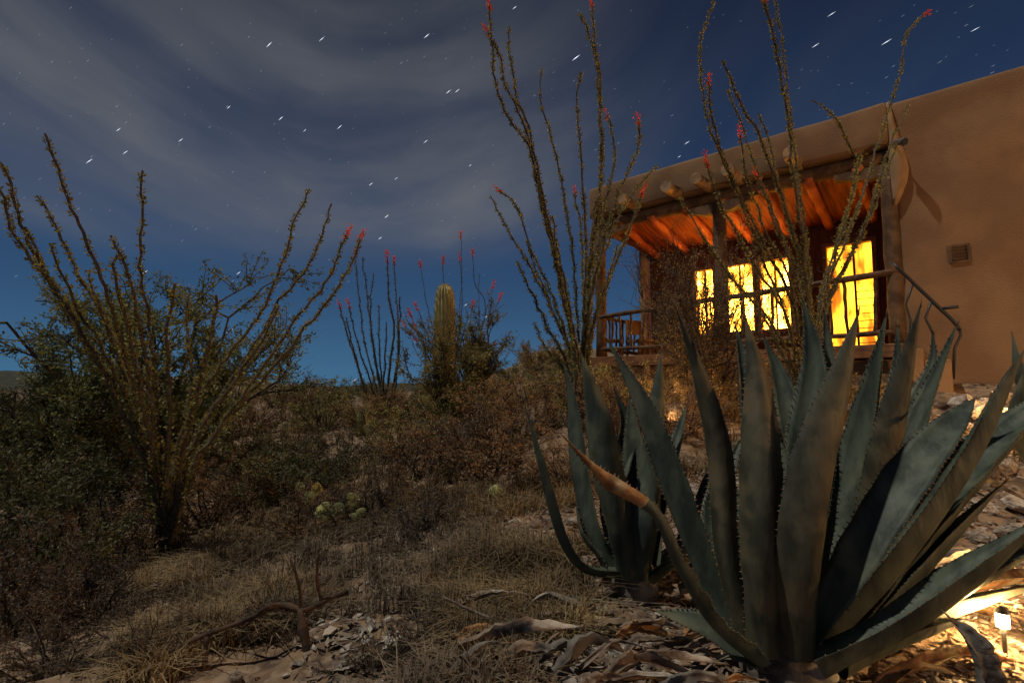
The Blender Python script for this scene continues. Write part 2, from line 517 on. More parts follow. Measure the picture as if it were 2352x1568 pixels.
# ============================================================ stars
def build_stars():
    mb = MB()
    bright = [(1323, 133, 2.3), (618, 103, 1.5), (980, 83, 1.5), (739, 90, 1.2), (780, 292, 1.4), (888, 497, 1.5), (645, 272, 1.3),
              (873, 547, 1.3), (852, 423, 1.3), (205, 370, 1.3), (333, 625, 1.3), (528, 760, 1.6), (1030, 211, 1.4), (1050, 209, 1.2),
              (1182, 18, 1.2), (1873, 105, 1.3), (1910, 33, 1.2), (2036, 97, 1.5), (1578, 328, 1.2), (978, 325, 1.2), (814, 873, 1.3),
              (548, 627, 1.2), (1118, 726, 1.2), (415, 322, 1.1), (272, 298, 1.0), (525, 247, 1.1), (1070, 700, 1.1), (2240, 68, 1.1),
              (288, 350, 1.0), (1080, 380, 1.0), (700, 300, .9), (910, 410, .9), (1560, 360, 1.0)]
    r2 = random.Random(5)
    allst = [(x, y, s, 0) for x, y, s in bright]
    for _ in range(620):
        allst.append((r2.uniform(-200, 2500), r2.uniform(-200, 880), 0.4 + 0.6 * r2.random() ** 2.5, 1))
    Dd = 1400
    for x, y, s, mi in allst:
        L = (4.8 + r2.uniform(-.8, 1.4)) * (s ** 0.8) * (1 if mi == 0 else .8)
        a = R(36 + r2.uniform(-2, 2))
        dirv = ray(x, y).normalized()
        rt = Vector((1, 0, 0)); rt = (rt - dirv * rt.dot(dirv)).normalized(); up = rt.cross(dirv)
        k = Dd / 1176.0
        ax = (rt * math.cos(a) + up * math.sin(a)) * (L * k); sd_ = (-rt * math.sin(a) + up * math.cos(a)) * (0.32 * s * k)
        c = Vector((0, 0, CAMZ)) + dirv * Dd; dp = dirv * (0.42 * s * k)
        mb.add([c + ax, c - ax, c + sd_, c - sd_, c + dp, c - dp],
               [(0, 2, 4), (0, 4, 3), (0, 3, 5), (0, 5, 2), (1, 4, 2), (1, 3, 4), (1, 5, 3), (1, 2, 5)], mi)
    o = mb.build('stars', ['star', 'star_faint'])
    o['kind'] = 'structure'
    o.visible_shadow = True


build_stars()

# ============================================================ house
HD = Vector((-0.7547, 0.6561, 0)); HD.normalize()     # along the facade, to the left
HB = Vector((0.6561, 0.7547, 0)); HB.normalize()      # into the house
H0 = Vector((6.14, 8.0, 0))
HROT = math.atan2(HD.y, HD.x)


def HP(t, off, z): return H0 + HD * t + HB * off + Vector((0, 0, z))


def facade(px, py, off=0.0):
    r = ray(px, py); q = H0 + HB * off
    # solve s*r.xy = q + t*HD
    det = r.x * (-HD.y) + HD.x * r.y
    s = (q.x * (-HD.y) + HD.x * q.y) / det
    t = (r.x * q.y - r.y * q.x) / det
    return t, CAMZ + s * r.z


def wall_holes(mb, x0, x1, y0, y1, z0, z1, holes, mi=0):
    xs = sorted({x0, x1, *[h[0] for h in holes], *[h[1] for h in holes]})
    zs = sorted({z0, z1, *[h[2] for h in holes], *[h[3] for h in holes]})
    def solid(i, j):
        if i < 0 or j < 0 or i >= len(xs) - 1 or j >= len(zs) - 1: return False
        cx, cz = (xs[i] + xs[i + 1]) / 2, (zs[j] + zs[j + 1]) / 2
        return not any(h[0] < cx < h[1] and h[2] < cz < h[3] for h in holes)
    for i in range(len(xs) - 1):
        for j in range(len(zs) - 1):
            if not solid(i, j): continue
            a, b, c, d = xs[i], xs[i + 1], zs[j], zs[j + 1]
            mb.add([(a, y1, c), (b, y1, c), (b, y1, d), (a, y1, d)], [(3, 2, 1, 0)], mi)
            mb.add([(a, y0, c), (b, y0, c), (b, y0, d), (a, y0, d)], [(0, 1, 2, 3)], mi)
            if not solid(i - 1, j): mb.add([(a, y0, c), (a, y1, c), (a, y1, d), (a, y0, d)], [(0, 3, 2, 1)], mi)
            if not solid(i + 1, j): mb.add([(b, y0, c), (b, y1, c), (b, y1, d), (b, y0, d)], [(0, 1, 2, 3)], mi)
            if not solid(i, j - 1): mb.add([(a, y0, c), (b, y0, c), (b, y1, c), (a, y1, c)], [(0, 3, 2, 1)], mi)
            if not solid(i, j + 1): mb.add([(a, y0, d), (b, y0, d), (b, y1, d), (a, y1, d)], [(0, 1, 2, 3)], mi)


house = thing('adobe_house', 'low adobe house with brown stucco walls, log porch and glowing windows', 'house', (H0.x, H0.y, 0), HROT)
LEN = facade(1352, 500)[0]
PT = 5.69
PB = sum(facade(*q)[1] for q in ((1347, 504), (1708, 415), (2017, 335))) / 3
BB = sum(facade(*q)[1] for q in ((1380, 542), (1567, 476), (1895, 396))) / 3
print('HOUSE', LEN, PB, BB, [facade(*q)[1] for q in ((1347, 504), (1708, 415), (2017, 335), (1380, 542), (1567, 476), (1895, 396), (2050, 790))])       # parapet top, parapet bottom, beam bottom
DZ = 1.70                           # deck level
BK = -2.1                           # back wall plane (local y)
HR = random.Random(3)


def adobe_box(name, x0, x1, y0, y1, z0, z1, m='stucco', step=0.22, amp=0.018, rnd_=0.07, parent=house):
    """hand-trowelled wall: box subdivided, edges rounded, faces gently uneven"""
    bm = bmesh.new()
    bmesh.ops.create_cube(bm, size=1)
    for v in bm.verts:
        v.co = Vector(((x0 + x1) / 2 + v.co.x * (x1 - x0), (y0 + y1) / 2 + v.co.y * (y1 - y0), (z0 + z1) / 2 + v.co.z * (z1 - z0)))
    bmesh.ops.bevel(bm, geom=list(bm.edges), offset=rnd_, segments=3, profile=0.5, affect='EDGES')
    for ax, a, b in ((0, x0, x1), (2, z0, z1)):
        k = int((b - a) / step)
        for i in range(1, k):
            co = Vector((0, 0, 0)); co[ax] = a + (b - a) * i / k
            no = Vector((0, 0, 0)); no[ax] = 1
            bmesh.ops.bisect_plane(bm, geom=bm.verts[:] + bm.edges[:] + bm.faces[:], plane_co=co, plane_no=no)
    for v in bm.verts:
        x, y, z = v.co
        v.co.y += float(vnoise(x * 1.5 + 3, z * 1.5, 21)) * amp * 2 + float(vnoise(x * 4, z * 4, 22)) * amp * .6
        v.co.z += float(vnoise(x * 1.1, y * 3 + 5, 23)) * amp * 1.6 * (1 if z > (z0 + z1) / 2 else 0)
    me = bpy.data.meshes.new(name); bm.to_mesh(me); bm.free()
    me.polygons.foreach_set('use_smooth', [True] * len(me.polygons))
    me.materials.append(MATS[m])
    o = bpy.data.objects.new(name, me); C.objects.link(o); o.parent = parent
    return o


adobe_box('wall', -9.0, -0.02, -0.75, -0.12, 0.6, PT - 0.005)
adobe_box('porch_parapet', 0.0, LEN, -0.36, 0.0, PB, PT)
adobe_box('side_parapet', LEN - 0.36, LEN - 0.004, BK - 0.3, -0.365, PB, PT - 0.01)
adobe_box('porch_side_wall', -0.32, -0.01, BK - 0.3, -0.765, 0.6, PT - 0.05)
adobe_box('porch_base', 0.03, LEN - 0.03, -0.34, -0.04, 0.2, 1.47)
adobe_box('side_base', LEN - 0.35, LEN - 0.04, BK, -0.35, 0.2, 1.47)
# rounded return at the parapet end; lamplight on it painted as paler stucco
mb = MB()
prof = [(5.66, 0.05, 0.0), (5.35, 0.09, 0.02), (5.0, 0.15, 0.03), (4.75, 0.20, 0.04), (4.5, 0.22, 0.03), (4.3, 0.19, 0.0), (4.1, 0.12, -0.06), (3.95, 0.05, -0.12)]
rings = []
for z, ww, dd in prof:
    for k in range(12):
        a = 2 * math.pi * k / 12
        rings.append((-ww * 0.5 + 0.02 + math.cos(a) * ww * 0.62, -0.17 + math.sin(a) * (0.17 + dd * 0.4), z))
mb.add(rings, [(i * 12 + k, (i + 1) * 12 + k, (i + 1) * 12 + (k + 1) % 12, i * 12 + (k + 1) % 12) for i in range(len(prof) - 1) for k in range(12)]
       + [tuple(range(12)), tuple(range((len(prof) - 1) * 12, len(prof) * 12))[::-1]])
mb.build('corner_buttress', 'lit_stucco', house, smooth=True)

# back wall with openings
def win(pxa, pxb, pya, pyb):
    ta, z1 = facade(pxb, pya, -BK); tb, z0 = facade(pxa, pyb, -BK)
    return min(ta, tb), max(ta, tb), z0, z1


xc = facade(1492, 600, -BK)[0]
W1 = win(1597, 1642, 612, 782); W2 = win(1666, 1733, 600, 765); W3 = win(1745, 1816, 582, 757); W4 = win(1903, 2008, 545, 800)
zt = (W1[3] + W2[3] + W3[3]) / 3; zb = (W1[2] + W2[2] + W3[2]) / 3
W1 = (W1[0], W1[1], zb, zt); W2 = (W2[0], W2[1], zb, zt); W3 = (W3[0], W3[1], zb, zt); W4 = (W4[0], W4[1], DZ + 0.05, max(W4[3], zt))
mb = MB(); wall_holes(mb, -0.01, xc, BK - 0.3, BK, 0.6, 5.2, [W1, W2, W3, W4])
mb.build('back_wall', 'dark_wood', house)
mb = MB(); mb.box(-0.01, xc - 0.02, BK - 4.5, BK - 4.2, 0.6, PT - .1); mb.box(xc - .3, xc - 0.005, BK - 4.2, BK - .305, 0.6, PT - .1)
mb.build('rear_wall', 'stucco', house)
for W, big in ((W1, 0), (W2, 0), (W3, 0), (W4, 1)):
    fr = MB(); t = 0.055
    x0, x1, z0, z1 = W
    fr.box(x0 - .02, x0 + t, BK - .20, BK + .03, z0 - .02, z1 + .02); fr.box(x1 - t, x1 + .02, BK - .20, BK + .03, z0 - .02, z1 + .02)
    fr.box(x0 + t, x1 - t, BK - .20, BK + .03, z1 - t, z1 + .02); fr.box(x0 + t, x1 - t, BK - .20, BK + .03, z0 - .02, z0 + t)
    wo = bpy.data.objects.new('window' if not big else 'glass_door', fr.mesh('window_frame', ['wood'])); C.objects.link(wo); wo.parent = house
    pn = MB(); pn.box(x0 + t, x1 - t, BK - .14, BK - .12, z0 + t, z1 - t)
    pn.build('lit_curtain' if big else 'lit_pane', 'curtain_light' if big else 'window_light', wo)
    mu = MB()
    if not big:
        mu.box((x0 + x1) / 2 - .018, (x0 + x1) / 2 + .018, BK - .11, BK - .07, z0 + t, z1 - t)
    else:
        mu.box(x0 + (x1 - x0) * .42 - .02, x0 + (x1 - x0) * .42 + .02, BK - .11, BK - .07, z0 + t, z1 - t)
        for k in range(1, 9): mu.box(x0 + t, x0 + (x1 - x0) * .42 - .02, BK - .105, BK - .085, z0 + k * (z1 - z0) * .6 / 9 - .007, z0 + k * (z1 - z0) * .6 / 9 + .007)
    mu.build('muntin', 'wood', wo)

# ceiling, vigas, beams, posts
mb = MB(); k = 0; x = 0.005
while x < LEN - 0.4:
    x2 = min(x + 0.148, LEN - 0.38); zf = BB + .10 + 0.004 * (k % 2); zk = zf - .34
    mb.add([(x, -.37, zf), (x2 - .004, -.37, zf), (x2 - .004, BK + .004, zk), (x, BK + .004, zk), (x, -.37, zf + .03), (x2 - .004, -.37, zf + .03), (x2 - .004, BK + .004, zk + .03), (x, BK + .004, zk + .03)],
           [(0, 3, 2, 1), (4, 5, 6, 7), (0, 1, 5, 4), (1, 2, 6, 5), (2, 3, 7, 6), (3, 0, 4, 7)]); x += 0.15; k += 1
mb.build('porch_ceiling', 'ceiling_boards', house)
mb = MB(); mb.box(0.0, LEN - .37, BK - 4.2, -0.37, 5.20, 5.32); mb.build('roof', 'stucco', house)
vt = [facade(a, b)[0] for a, b in ((1452, 436), (1553, 406), (1619, 385), (1690, 373), (1826, 338))]
vt += [vt[-1] - 0.95 if vt[-1] > 1.2 else 0.5]
for x in vt:
    mb = MB(); r = 0.115 + HR.uniform(-.01, .012)
    y1 = 0.50 if x > 0.9 else -0.05
    pts = [(x + HR.uniform(-.015, .015), y, 5.05 + HR.uniform(-.008, .008)) for y in np.linspace(y1, -.33, 5)]
    mb.tube(pts, [r * (1 + HR.uniform(-.05, .05)) for _ in pts], 12)
    mb.build('viga', 'log', house, smooth=False)
for x in np.linspace(.45, LEN - .75, 7):
    mb = MB(); pts = [(x + HR.uniform(-.02, .02), y, BB + .01 - .34 * (y + .37) / (BK + .37) + HR.uniform(-.006, .006)) for y in np.linspace(-.10, BK + .02, 8)]
    mb.tube(pts, [0.085 * (1 + HR.uniform(-.025, .025)) for _ in pts], 12)
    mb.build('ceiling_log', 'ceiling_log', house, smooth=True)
mb = MB(); pts = [(x, -0.22, (PB + BB) / 2 + .0) for x in np.linspace(-0.02, LEN - 0.02, 10)]
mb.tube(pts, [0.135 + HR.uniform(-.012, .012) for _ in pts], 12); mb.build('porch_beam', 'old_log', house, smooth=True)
mb = MB(); pts = [(LEN - .19, y, (PB + BB) / 2 - .01) for y in np.linspace(-.37, BK + .02, 6)]
mb.tube(pts, [0.135 + HR.uniform(-.012, .012) for _ in pts], 12); mb.build('side_beam', 'log', house, smooth=True)
post_t = [LEN - 0.19, facade(1648, 600)[0], 0.06]
for x in post_t:
    mb = MB(); pts = [(x + HR.uniform(-.012, .012), -.18, z) for z in np.linspace(DZ, BB + .02, 9)]
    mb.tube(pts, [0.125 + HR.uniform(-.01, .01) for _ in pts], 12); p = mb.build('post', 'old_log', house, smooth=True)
    mb = MB(); xa, xb = (x - .75, x + .19) if x > LEN - 1 else ((x - .6, x + .6) if x > 1 else (x - .05, x + .75))
    zt_ = BB + .03
    mb.add([(xa, -.27, zt_), (xb, -.27, zt_), (xb, -.27, zt_ - .09), (min(xb, x + .25), -.27, zt_ - .20), (max(xa, x - .25), -.27, zt_ - .20), (xa, -.27, zt_ - .09),
            (xa, -.09, zt_), (xb, -.09, zt_), (xb, -.09, zt_ - .09), (min(xb, x + .25), -.09, zt_ - .20), (max(xa, x - .25), -.09, zt_ - .20), (xa, -.09, zt_ - .09)],
           [(0, 1, 2, 3, 4, 5), (11, 10, 9, 8, 7, 6), (0, 6, 7, 1), (1, 7, 8, 2), (2, 8, 9, 3), (3, 9, 10, 4), (4, 10, 11, 5), (5, 11, 6, 0)])
    mb.build('corbel', 'old_log', p)
mb = MB(); pts = [(xc + .10, BK + .1, z) for z in np.linspace(DZ, BB + .05, 6)]
mb.tube(pts, 0.13, 12); mb.build('corner_post', 'log', house, smooth=True)
# deck
mb = MB(); mb.box(0.0, LEN + .05, BK, 0.06, 1.48, DZ); mb.build('deck', 'wood', house, bevel=0.012)

# railing
rail = bpy.data.objects.new('railing', None); C.objects.link(rail); rail.parent = house
ztr = 2.80
mb = MB(); pts = [(x, -.10, ztr + .07 - .045 * x + HR.uniform(-.015, .015)) for x in np.linspace(-0.02, LEN - .15, 16)]
mb.tube(pts, [0.052 + HR.uniform(-.006, .006) for _ in pts], 9); mb.build('top_rail', 'rail_wood', rail, smooth=True)
mb = MB(); pts = [(x, -.10, 1.88 + HR.uniform(-.012, .012)) for x in np.linspace(-0.02, LEN - .15, 16)]
mb.tube(pts, [0.042 + HR.uniform(-.005, .005) for _ in pts], 9); mb.build('lower_rail', 'rail_wood', rail, smooth=True)
for zz, nm in ((ztr - .17, 'side_rail'), (1.88, 'side_rail')):
    mb = MB(); pts = [(LEN - .19, y, zz + HR.uniform(-.012, .012)) for y in np.linspace(-.3, BK + .1, 8)]
    mb.tube(pts, 0.045, 9); mb.build(nm, 'rail_wood', rail, smooth=True)
x = 0.36
while x < LEN - .35:
    mb = MB(); xx = x
    pts = []
    for z in np.linspace(1.86, ztr + .07 - .045 * x, 7):
        xx += HR.uniform(-.022, .022); pts.append((xx, -.10 + HR.uniform(-.01, .01), z))
    mb.tube(pts, [0.026 + HR.uniform(-.004, .008) for _ in pts], 7); mb.build('baluster', 'rail_wood', rail, smooth=True)
    x += HR.uniform(.24, .36)
y = -.55
while y > BK + .2:
    mb = MB(); mb.tube([(LEN - .19 + HR.uniform(-.02, .02), y + HR.uniform(-.02, .02), z) for z in np.linspace(1.86, ztr - .17, 6)], 0.026, 7)
    mb.build('baluster', 'rail_wood', rail, smooth=True); y -= .3

# wall details: recessed vent, spotlight
tv, zv = facade(2204, 582, .11)
mb = MB()
for a, b, c, d in ((-.12, -.09, -.14, .14), (.09, .12, -.14, .14)): mb.box(tv + a, tv + b, -.17, -.100, zv + c, zv + d)
mb.box(tv - .09, tv + .09, -.17, -.100, zv + .11, zv + .14); mb.box(tv - .09, tv + .09, -.17, -.100, zv - .14, zv - .11)
mb.box(tv - .09, tv + .09, -.17, -.118, zv - .11, zv + .11)
for k in range(4): mb.box(tv - .085, tv + .085, -.118, -.104, zv - .085 + k * .05, zv - .072 + k * .05)
mb.build('wall_vent', 'old_log', house)
ts, zs_ = facade(2066, 330, -.1)
spot = thing('floodlight', 'small round dark floodlight fixed to the lit corner of the parapet', 'floodlight', HP(ts, -.12, zs_), HROT)
mb = MB(); mb.tube([(0.10, -.12, .05), (0.05, -.06, .05), (0, 0, 0.0)], .018, 8); mb.build('bracket', 'iron', spot)
mb = MB(); mb.tube([(0.05, .0, .03), (-.01, .06, .0), (-.07, .12, -.045)], [.040, .052, .062], 16, cap=True); hd = mb.build('lamp_head', 'lamp_metal', spot, smooth=False)
mb = MB(); mb.tube([(-.0705, .1205, -.0455), (-.078, .128, -.050)], [.056, .05], 16); mb.build('lens', 'glass', hd)
tb, zb_ = facade(1376, 465, -.04)
sp2 = thing('floodlight', 'tiny dark floodlight under the parapet at the far end of the porch', 'floodlight', HP(tb, -.03, zb_), HROT)
mb = MB(); mb.tube([(0, -.08, .04), (0, 0.0, 0.0)], .016, 8); mb.build('bracket', 'iron', sp2)
mb = MB(); mb.tube([(0, .0, .02), (-.02, .07, -.02), (-.04, .13, -.06)], [.04, .06, .075], 14); mb.build('lamp_head', 'iron', sp2)

# stairs and iron handrail along the wall, right of the deck
stairs = thing('garden_steps', 'plastered steps leading down from the porch deck beside the brown wall', 'steps', HP(0, -.3, 0), HROT)
for k in range(2):
    mb = MB(); zz = DZ - 0.16 * (k + 1)
    mb.box(-0.28 * (k + 1), -0.28 * k - .004, -.02 + .0, .86, zz - .45, zz); mb.build('step', 'stucco', stairs, bevel=.02)


def fp(px, py, off=-.62):
    t, z = facade(px, py, off); return HP(t, off, z)


hr = thing('stair_handrail', 'black iron handrail slanting down the steps against the brown wall', 'handrail', fp(2055, 850))
o0 = hr.location.copy()
def rel(ps): return [p - o0 for p in ps]
mb = MB(); mb.tube(rel(spline([fp(2052, 606), fp(2100, 652), fp(2150, 700), fp(2190, 738), fp(2204, 758)], 14)), .024, 8); mb.build('rail', 'iron', hr, smooth=True)
mb = MB(); mb.tube(rel([fp(2165, 708), fp(2182, 706), fp(2202, 704)]), .024, 8); mb.build('hand_grip', 'iron', hr, smooth=True)
for ps in ([(2095, 655), (2080, 700), (2092, 735), (2088, 850)], [(2140, 690), (2125, 730), (2143, 765), (2140, 865)], [(2204, 755), (2207, 770), (2192, 800), (2190, 870)]):
    mb = MB(); mb.tube(rel([fp(*q) for q in ps]), .018, 8); mb.build('baluster', 'iron', hr, smooth=True)

# ============================================================ agaves
def agave_leaf(pts, W, radial, n=26, gut=0.32, thick=0.20, inner=None, m='agave', dry=0.0, teeth=True, parent=None, seed=0, wprof=None, name='leaf', twist=0.0, wavy=0.0, origin=None):
    q = random.Random(seed)
    cl = spline(pts, n)
    r = Vector(radial); r.z = 0
    if r.length < 1e-6: r = Vector((0, 1, 0))
    r.normalize()
    verts = []; K = 7
    L = sum((cl[i + 1] - cl[i]).length for i in range(n - 1))
    tv = []
    for i, p in enumerate(cl):
        u = i / (n - 1)
        T = (cl[min(i + 1, n - 1)] - cl[max(0, i - 1)]).normalized()
        if inner is not None: N = Vector(inner)
        else: N = Vector((0, 0, 1)) - r
        N = (N - T * N.dot(T)).normalized()
        S = T.cross(N).normalized()
        if twist:
            a = twist * u * u; N, S = N * math.cos(a) + S * math.sin(a), S * math.cos(a) - N * math.sin(a)
        if wprof: wd = W * np.interp(u, wprof[0], wprof[1])
        else: wd = W * np.interp(u, [0, .08, .2, .38, .52, .68, .82, .93, 1], [.95, .80, .80, .95, 1.0, .84, .50, .20, .03])
        hw = wd / 2
        wob = 1 + (0.03 * math.sin(i * 1.9 + seed) if teeth else 0)
        gg = gut * (1 + wavy * q.uniform(-1, 1))
        inn = []; outr = []
        for k in range(K):
            s = -1 + 2 * k / (K - 1)
            inn.append(p + S * (s * hw * wob) + N * (gg * wd * s * s))
        th = thick * min(wd, W * .9) * (1.25 - .8 * u)
        for k in range(K):
            s = 1 - 2 * k / (K - 1)
            outr.append(p + S * (s * hw * wob) + N * (gg * wd * s * s - th * (1 - abs(s) ** 2.2) - .0015))
        verts += inn + outr
        tv.append((p, T, N, S, hw * wob, gg * wd, wd))
    mb = MB(); RR = 2 * K
    fc = []
    for i in range(n - 1):
        for k in range(RR):
            a = i * RR + k; b = i * RR + (k + 1) % RR
            fc.append((a, a + RR, b + RR, b))
    mats = [m, 'agave_margin', 'agave_dry']
    mb.add(verts, fc, 0)
    for j in range(len(fc)):
        if dry and (j // RR) / (n - 1) > 1 - dry: mb.m[j] = 2
        k = j % RR
    if teeth:
        step = 0.020
        d = 0; i = 1
        for i in range(1, n - 2):
            a, b = tv[i], tv[i + 1]
            seg = (b[0] - a[0]).length; nn = max(1, int(seg / step))
            for e in range(nn):
                t = (e + q.random() * .5) / nn
                for sg in (-1, 1):
                    p = a[0].lerp(b[0], t) + (a[3] * sg * (a[4] * (1 - t) + b[4] * t)) + a[2] * (a[5] * (1 - t) + b[5] * t)
                    h = .010 * q.uniform(.7, 1.4)
                    o = (a[3] * sg + a[1] * q.uniform(-.1, .5)).normalized() * h
                    bs = a[1] * .0042; th_ = a[2] * .0022
                    mb.add([p - bs - a[3] * sg * .003, p + bs - a[3] * sg * .003, p - a[3] * sg * .003 + th_ * 1.5, p + o], [(0, 1, 3), (1, 2, 3), (2, 0, 3)], 1)
    # terminal spine
    tp = tv[-1][0]; T = tv[-2][1]
    mb.tube([tp - T * .012, tp + T * .012, tp + T * .035], [.0042, .003, .0004], 6, 1)
    if origin is not None:
        mb.v = [(a - origin.x, b - origin.y, c - origin.z) for a, b, c in mb.v]
    ob = mb.build(name, mats, parent, smooth=True)
    return ob


def agave(label, ctr, leaves, group=None, core=0.13):
    c = P(*ctr); c.z = gz(c.x, c.y) if True else c.z
    root = thing('agave', label, 'agave', c, 0, group)
    for i, lf in enumerate(leaves):
        px = [P(*q) for q in lf['p']]
        # pull first point onto the core
        rad = (px[-1] - px[0]); rad.z = 0
        cen = P(*ctr)
        out_ = (px[-1] - cen)
        rad = Vector((out_.x, out_.y, 0))
        kw = {k: v for k, v in lf.items() if k in ('gut', 'thick', 'inner', 'm', 'dry', 'teeth', 'wprof', 'twist', 'wavy')}
        o = agave_leaf(px, lf['w'] * px[len(px) // 2].y / 1176.0, lf.get('r', rad), parent=root, seed=i * 7 + 3, origin=c, **kw)
        if lf.get('label'): o['label'] = lf['label']
    mb = MB(); bs = [Vector((0, 0, -.12)), Vector((0, 0, .05)), Vector((0, 0, .16)), Vector((0, 0, .26))]
    mb.tube(bs, [core * 1.1, core * 1.15, core * .8, core * .3], 14); mb.build('stem', 'agave_grey', root, smooth=True)
    return root


def L(w, *p, **k):
    d = dict(w=w, p=list(p)); d.update(k); return d


main_leaves = [
    # back ring first
    L(78, (1790, 1440, 2.05), (1795, 1200, 2.25), (1730, 960, 2.45), (1690, 750, 2.55)),
    L(72, (1800, 1440, 2.10), (1850, 1150, 2.35), (1800, 900, 2.6), (1752, 768, 2.7)),
    L(80, (1820, 1440, 2.1), (1845, 1100, 2.3), (1872, 850, 2.4), (1845, 688, 2.45)),
    L(56, (1830, 1440, 2.1), (1890, 1100, 2.3), (1905, 850, 2.4), (1893, 708, 2.45)),
    L(80, (1860, 1450, 2.1), (1960, 1120, 2.2), (2008, 900, 2.2), (2036, 722, 2.15)),
    L(66, (1900, 1450, 2.1), (2060, 1110, 2.3), (2140, 900, 2.35), (2200, 742, 2.3)),
    L(56, (1900, 1450, 2.15), (2010, 1100, 2.4), (2060, 880, 2.5), (2062, 745, 2.55)),
    L(62, (1900, 1450, 2.15), (2050, 1060, 2.5), (2140, 850, 2.6), (2142, 760, 2.62)),
    L(50, (1720, 1450, 2.1), (1640, 1200, 2.4), (1690, 1040, 2.6), (1712, 1000, 2.65)),
    L(46, (1700, 1450, 2.05), (1700, 1230, 2.3), (1650, 1080, 2.45), (1618, 985, 2.5)),
    # right side
    L(106, (1905, 1460, 1.98), (2010, 1180, 2.05), (2075, 920, 2.08), (2115, 700, 2.05), r=(.45, -1, 0), m='agave_olive'),
    L(92, (1838, 1500, 1.86), (1985, 1255, 1.80), (2110, 1065, 1.86), (2238, 915, 1.98), inner=(-.62, -.55, .45), gut=.14, wprof=([0, .12, .3, .6, .8, .92, 1], [.45, .62, .9, 1, .8, .45, .04])),
    L(66, (1872, 1508, 1.90), (2075, 1285, 1.92), (2240, 1050, 1.98), (2356, 800, 1.98), gut=.45, r=(1, -1, 0), wprof=([0, .12, .3, .6, .8, .92, 1], [.5, .7, .95, 1, .8, .45, .04])),
    L(62, (1940, 1495, 1.96), (2060, 1375, 2.03), (2180, 1245, 2.13), (2310, 1105, 2.22), r=(1, -.5, 0)),
    L(64, (1960, 1505, 1.94), (2100, 1442, 2.02), (2220, 1396, 2.12), (2420, 1335, 2.2), r=(1, -.3, 0), m='agave_pale'),
    L(118, (1930, 1470, 2.02), (2140, 1200, 2.2), (2290, 1030, 2.3), (2460, 860, 2.35)),
    L(70, (1930, 1480, 2.0), (2100, 1240, 2.25), (2165, 1112, 2.38), (2240, 1095, 2.45), (2360, 1150, 2.5), m='agave_grey', wprof=([0, .2, .5, .7, .9, 1], [.8, .9, 1, .6, .3, .05])),
    L(92, (1930, 1510, 1.86), (2120, 1400, 2.0), (2270, 1315, 2.1), (2440, 1230, 2.2)),
    L(112, (1880, 1530, 1.76), (2060, 1445, 1.70), (2230, 1330, 1.66), (2430, 1170, 1.62), gut=.30),
    L(64, (1930, 1540, 1.82), (2050, 1480, 1.88), (2160, 1440, 1.95), (2230, 1420, 2.0)),
    L(70, (1930, 1500, 2.0), (2150, 1370, 2.3), (2330, 1330, 2.45), (2500, 1320, 2.5), m='agave_dry'),
    # left side
    L(66, (1710, 1490, 1.98), (1650, 1370, 2.05), (1560, 1130, 2.12), (1485, 940, 2.2), (1396, 780, 2.3), inner=(-.6, -.6, .45), gut=.2),
    L(58, (1720, 1500, 1.92), (1670, 1300, 1.95), (1650, 1050, 2.0), (1600, 850, 2.02), (1553, 706, 2.02), r=(-.5, -1, 0), m='agave_olive'),
    L(50, (1745, 1520, 1.82), (1640, 1430, 1.76), (1560, 1300, 1.72), (1500, 1175, 1.70), (1400, 1105, 1.68), (1302, 1010, 1.66), dry=.36,
      wprof=([0, .25, .5, .62, .72, .80, .86, .93, 1], [1.1, .95, .65, .5, .62, .72, .42, .26, .04]), twist=2.2, wavy=.5, label='leaf with shrivelled orange-brown tip'),
    L(60, (1740, 1520, 1.86), (1700, 1500, 1.84), (1620, 1440, 1.86), (1500, 1400, 1.9), gut=.2, inner=(-.2, -.5, .8)),
    L(60, (1720, 1480, 2.05), (1670, 1380, 2.2), (1625, 1270, 2.35), (1612, 1190, 2.42), inner=(-.5, -.7, .4)),
    # front, showing their backs
    L(94, (1762, 1500, 1.86), (1752, 1300, 1.82), (1756, 1080, 1.84), (1742, 880, 1.90), (1712, 728, 1.96), gut=.30, r=(-.25, -1, 0), m='agave_olive'),
    L(130, (1838, 1500, 1.84), (1856, 1290, 1.78), (1890, 1080, 1.80), (1942, 880, 1.86), (1972, 718, 1.92), gut=.34, r=(.25, -1, 0), m='agave_olive'),
]
agave('huge blue green agave with wide upright leaves filling the near foreground', (1800, 1500, 1.98), main_leaves, 'agaves in front of the house', core=.15)

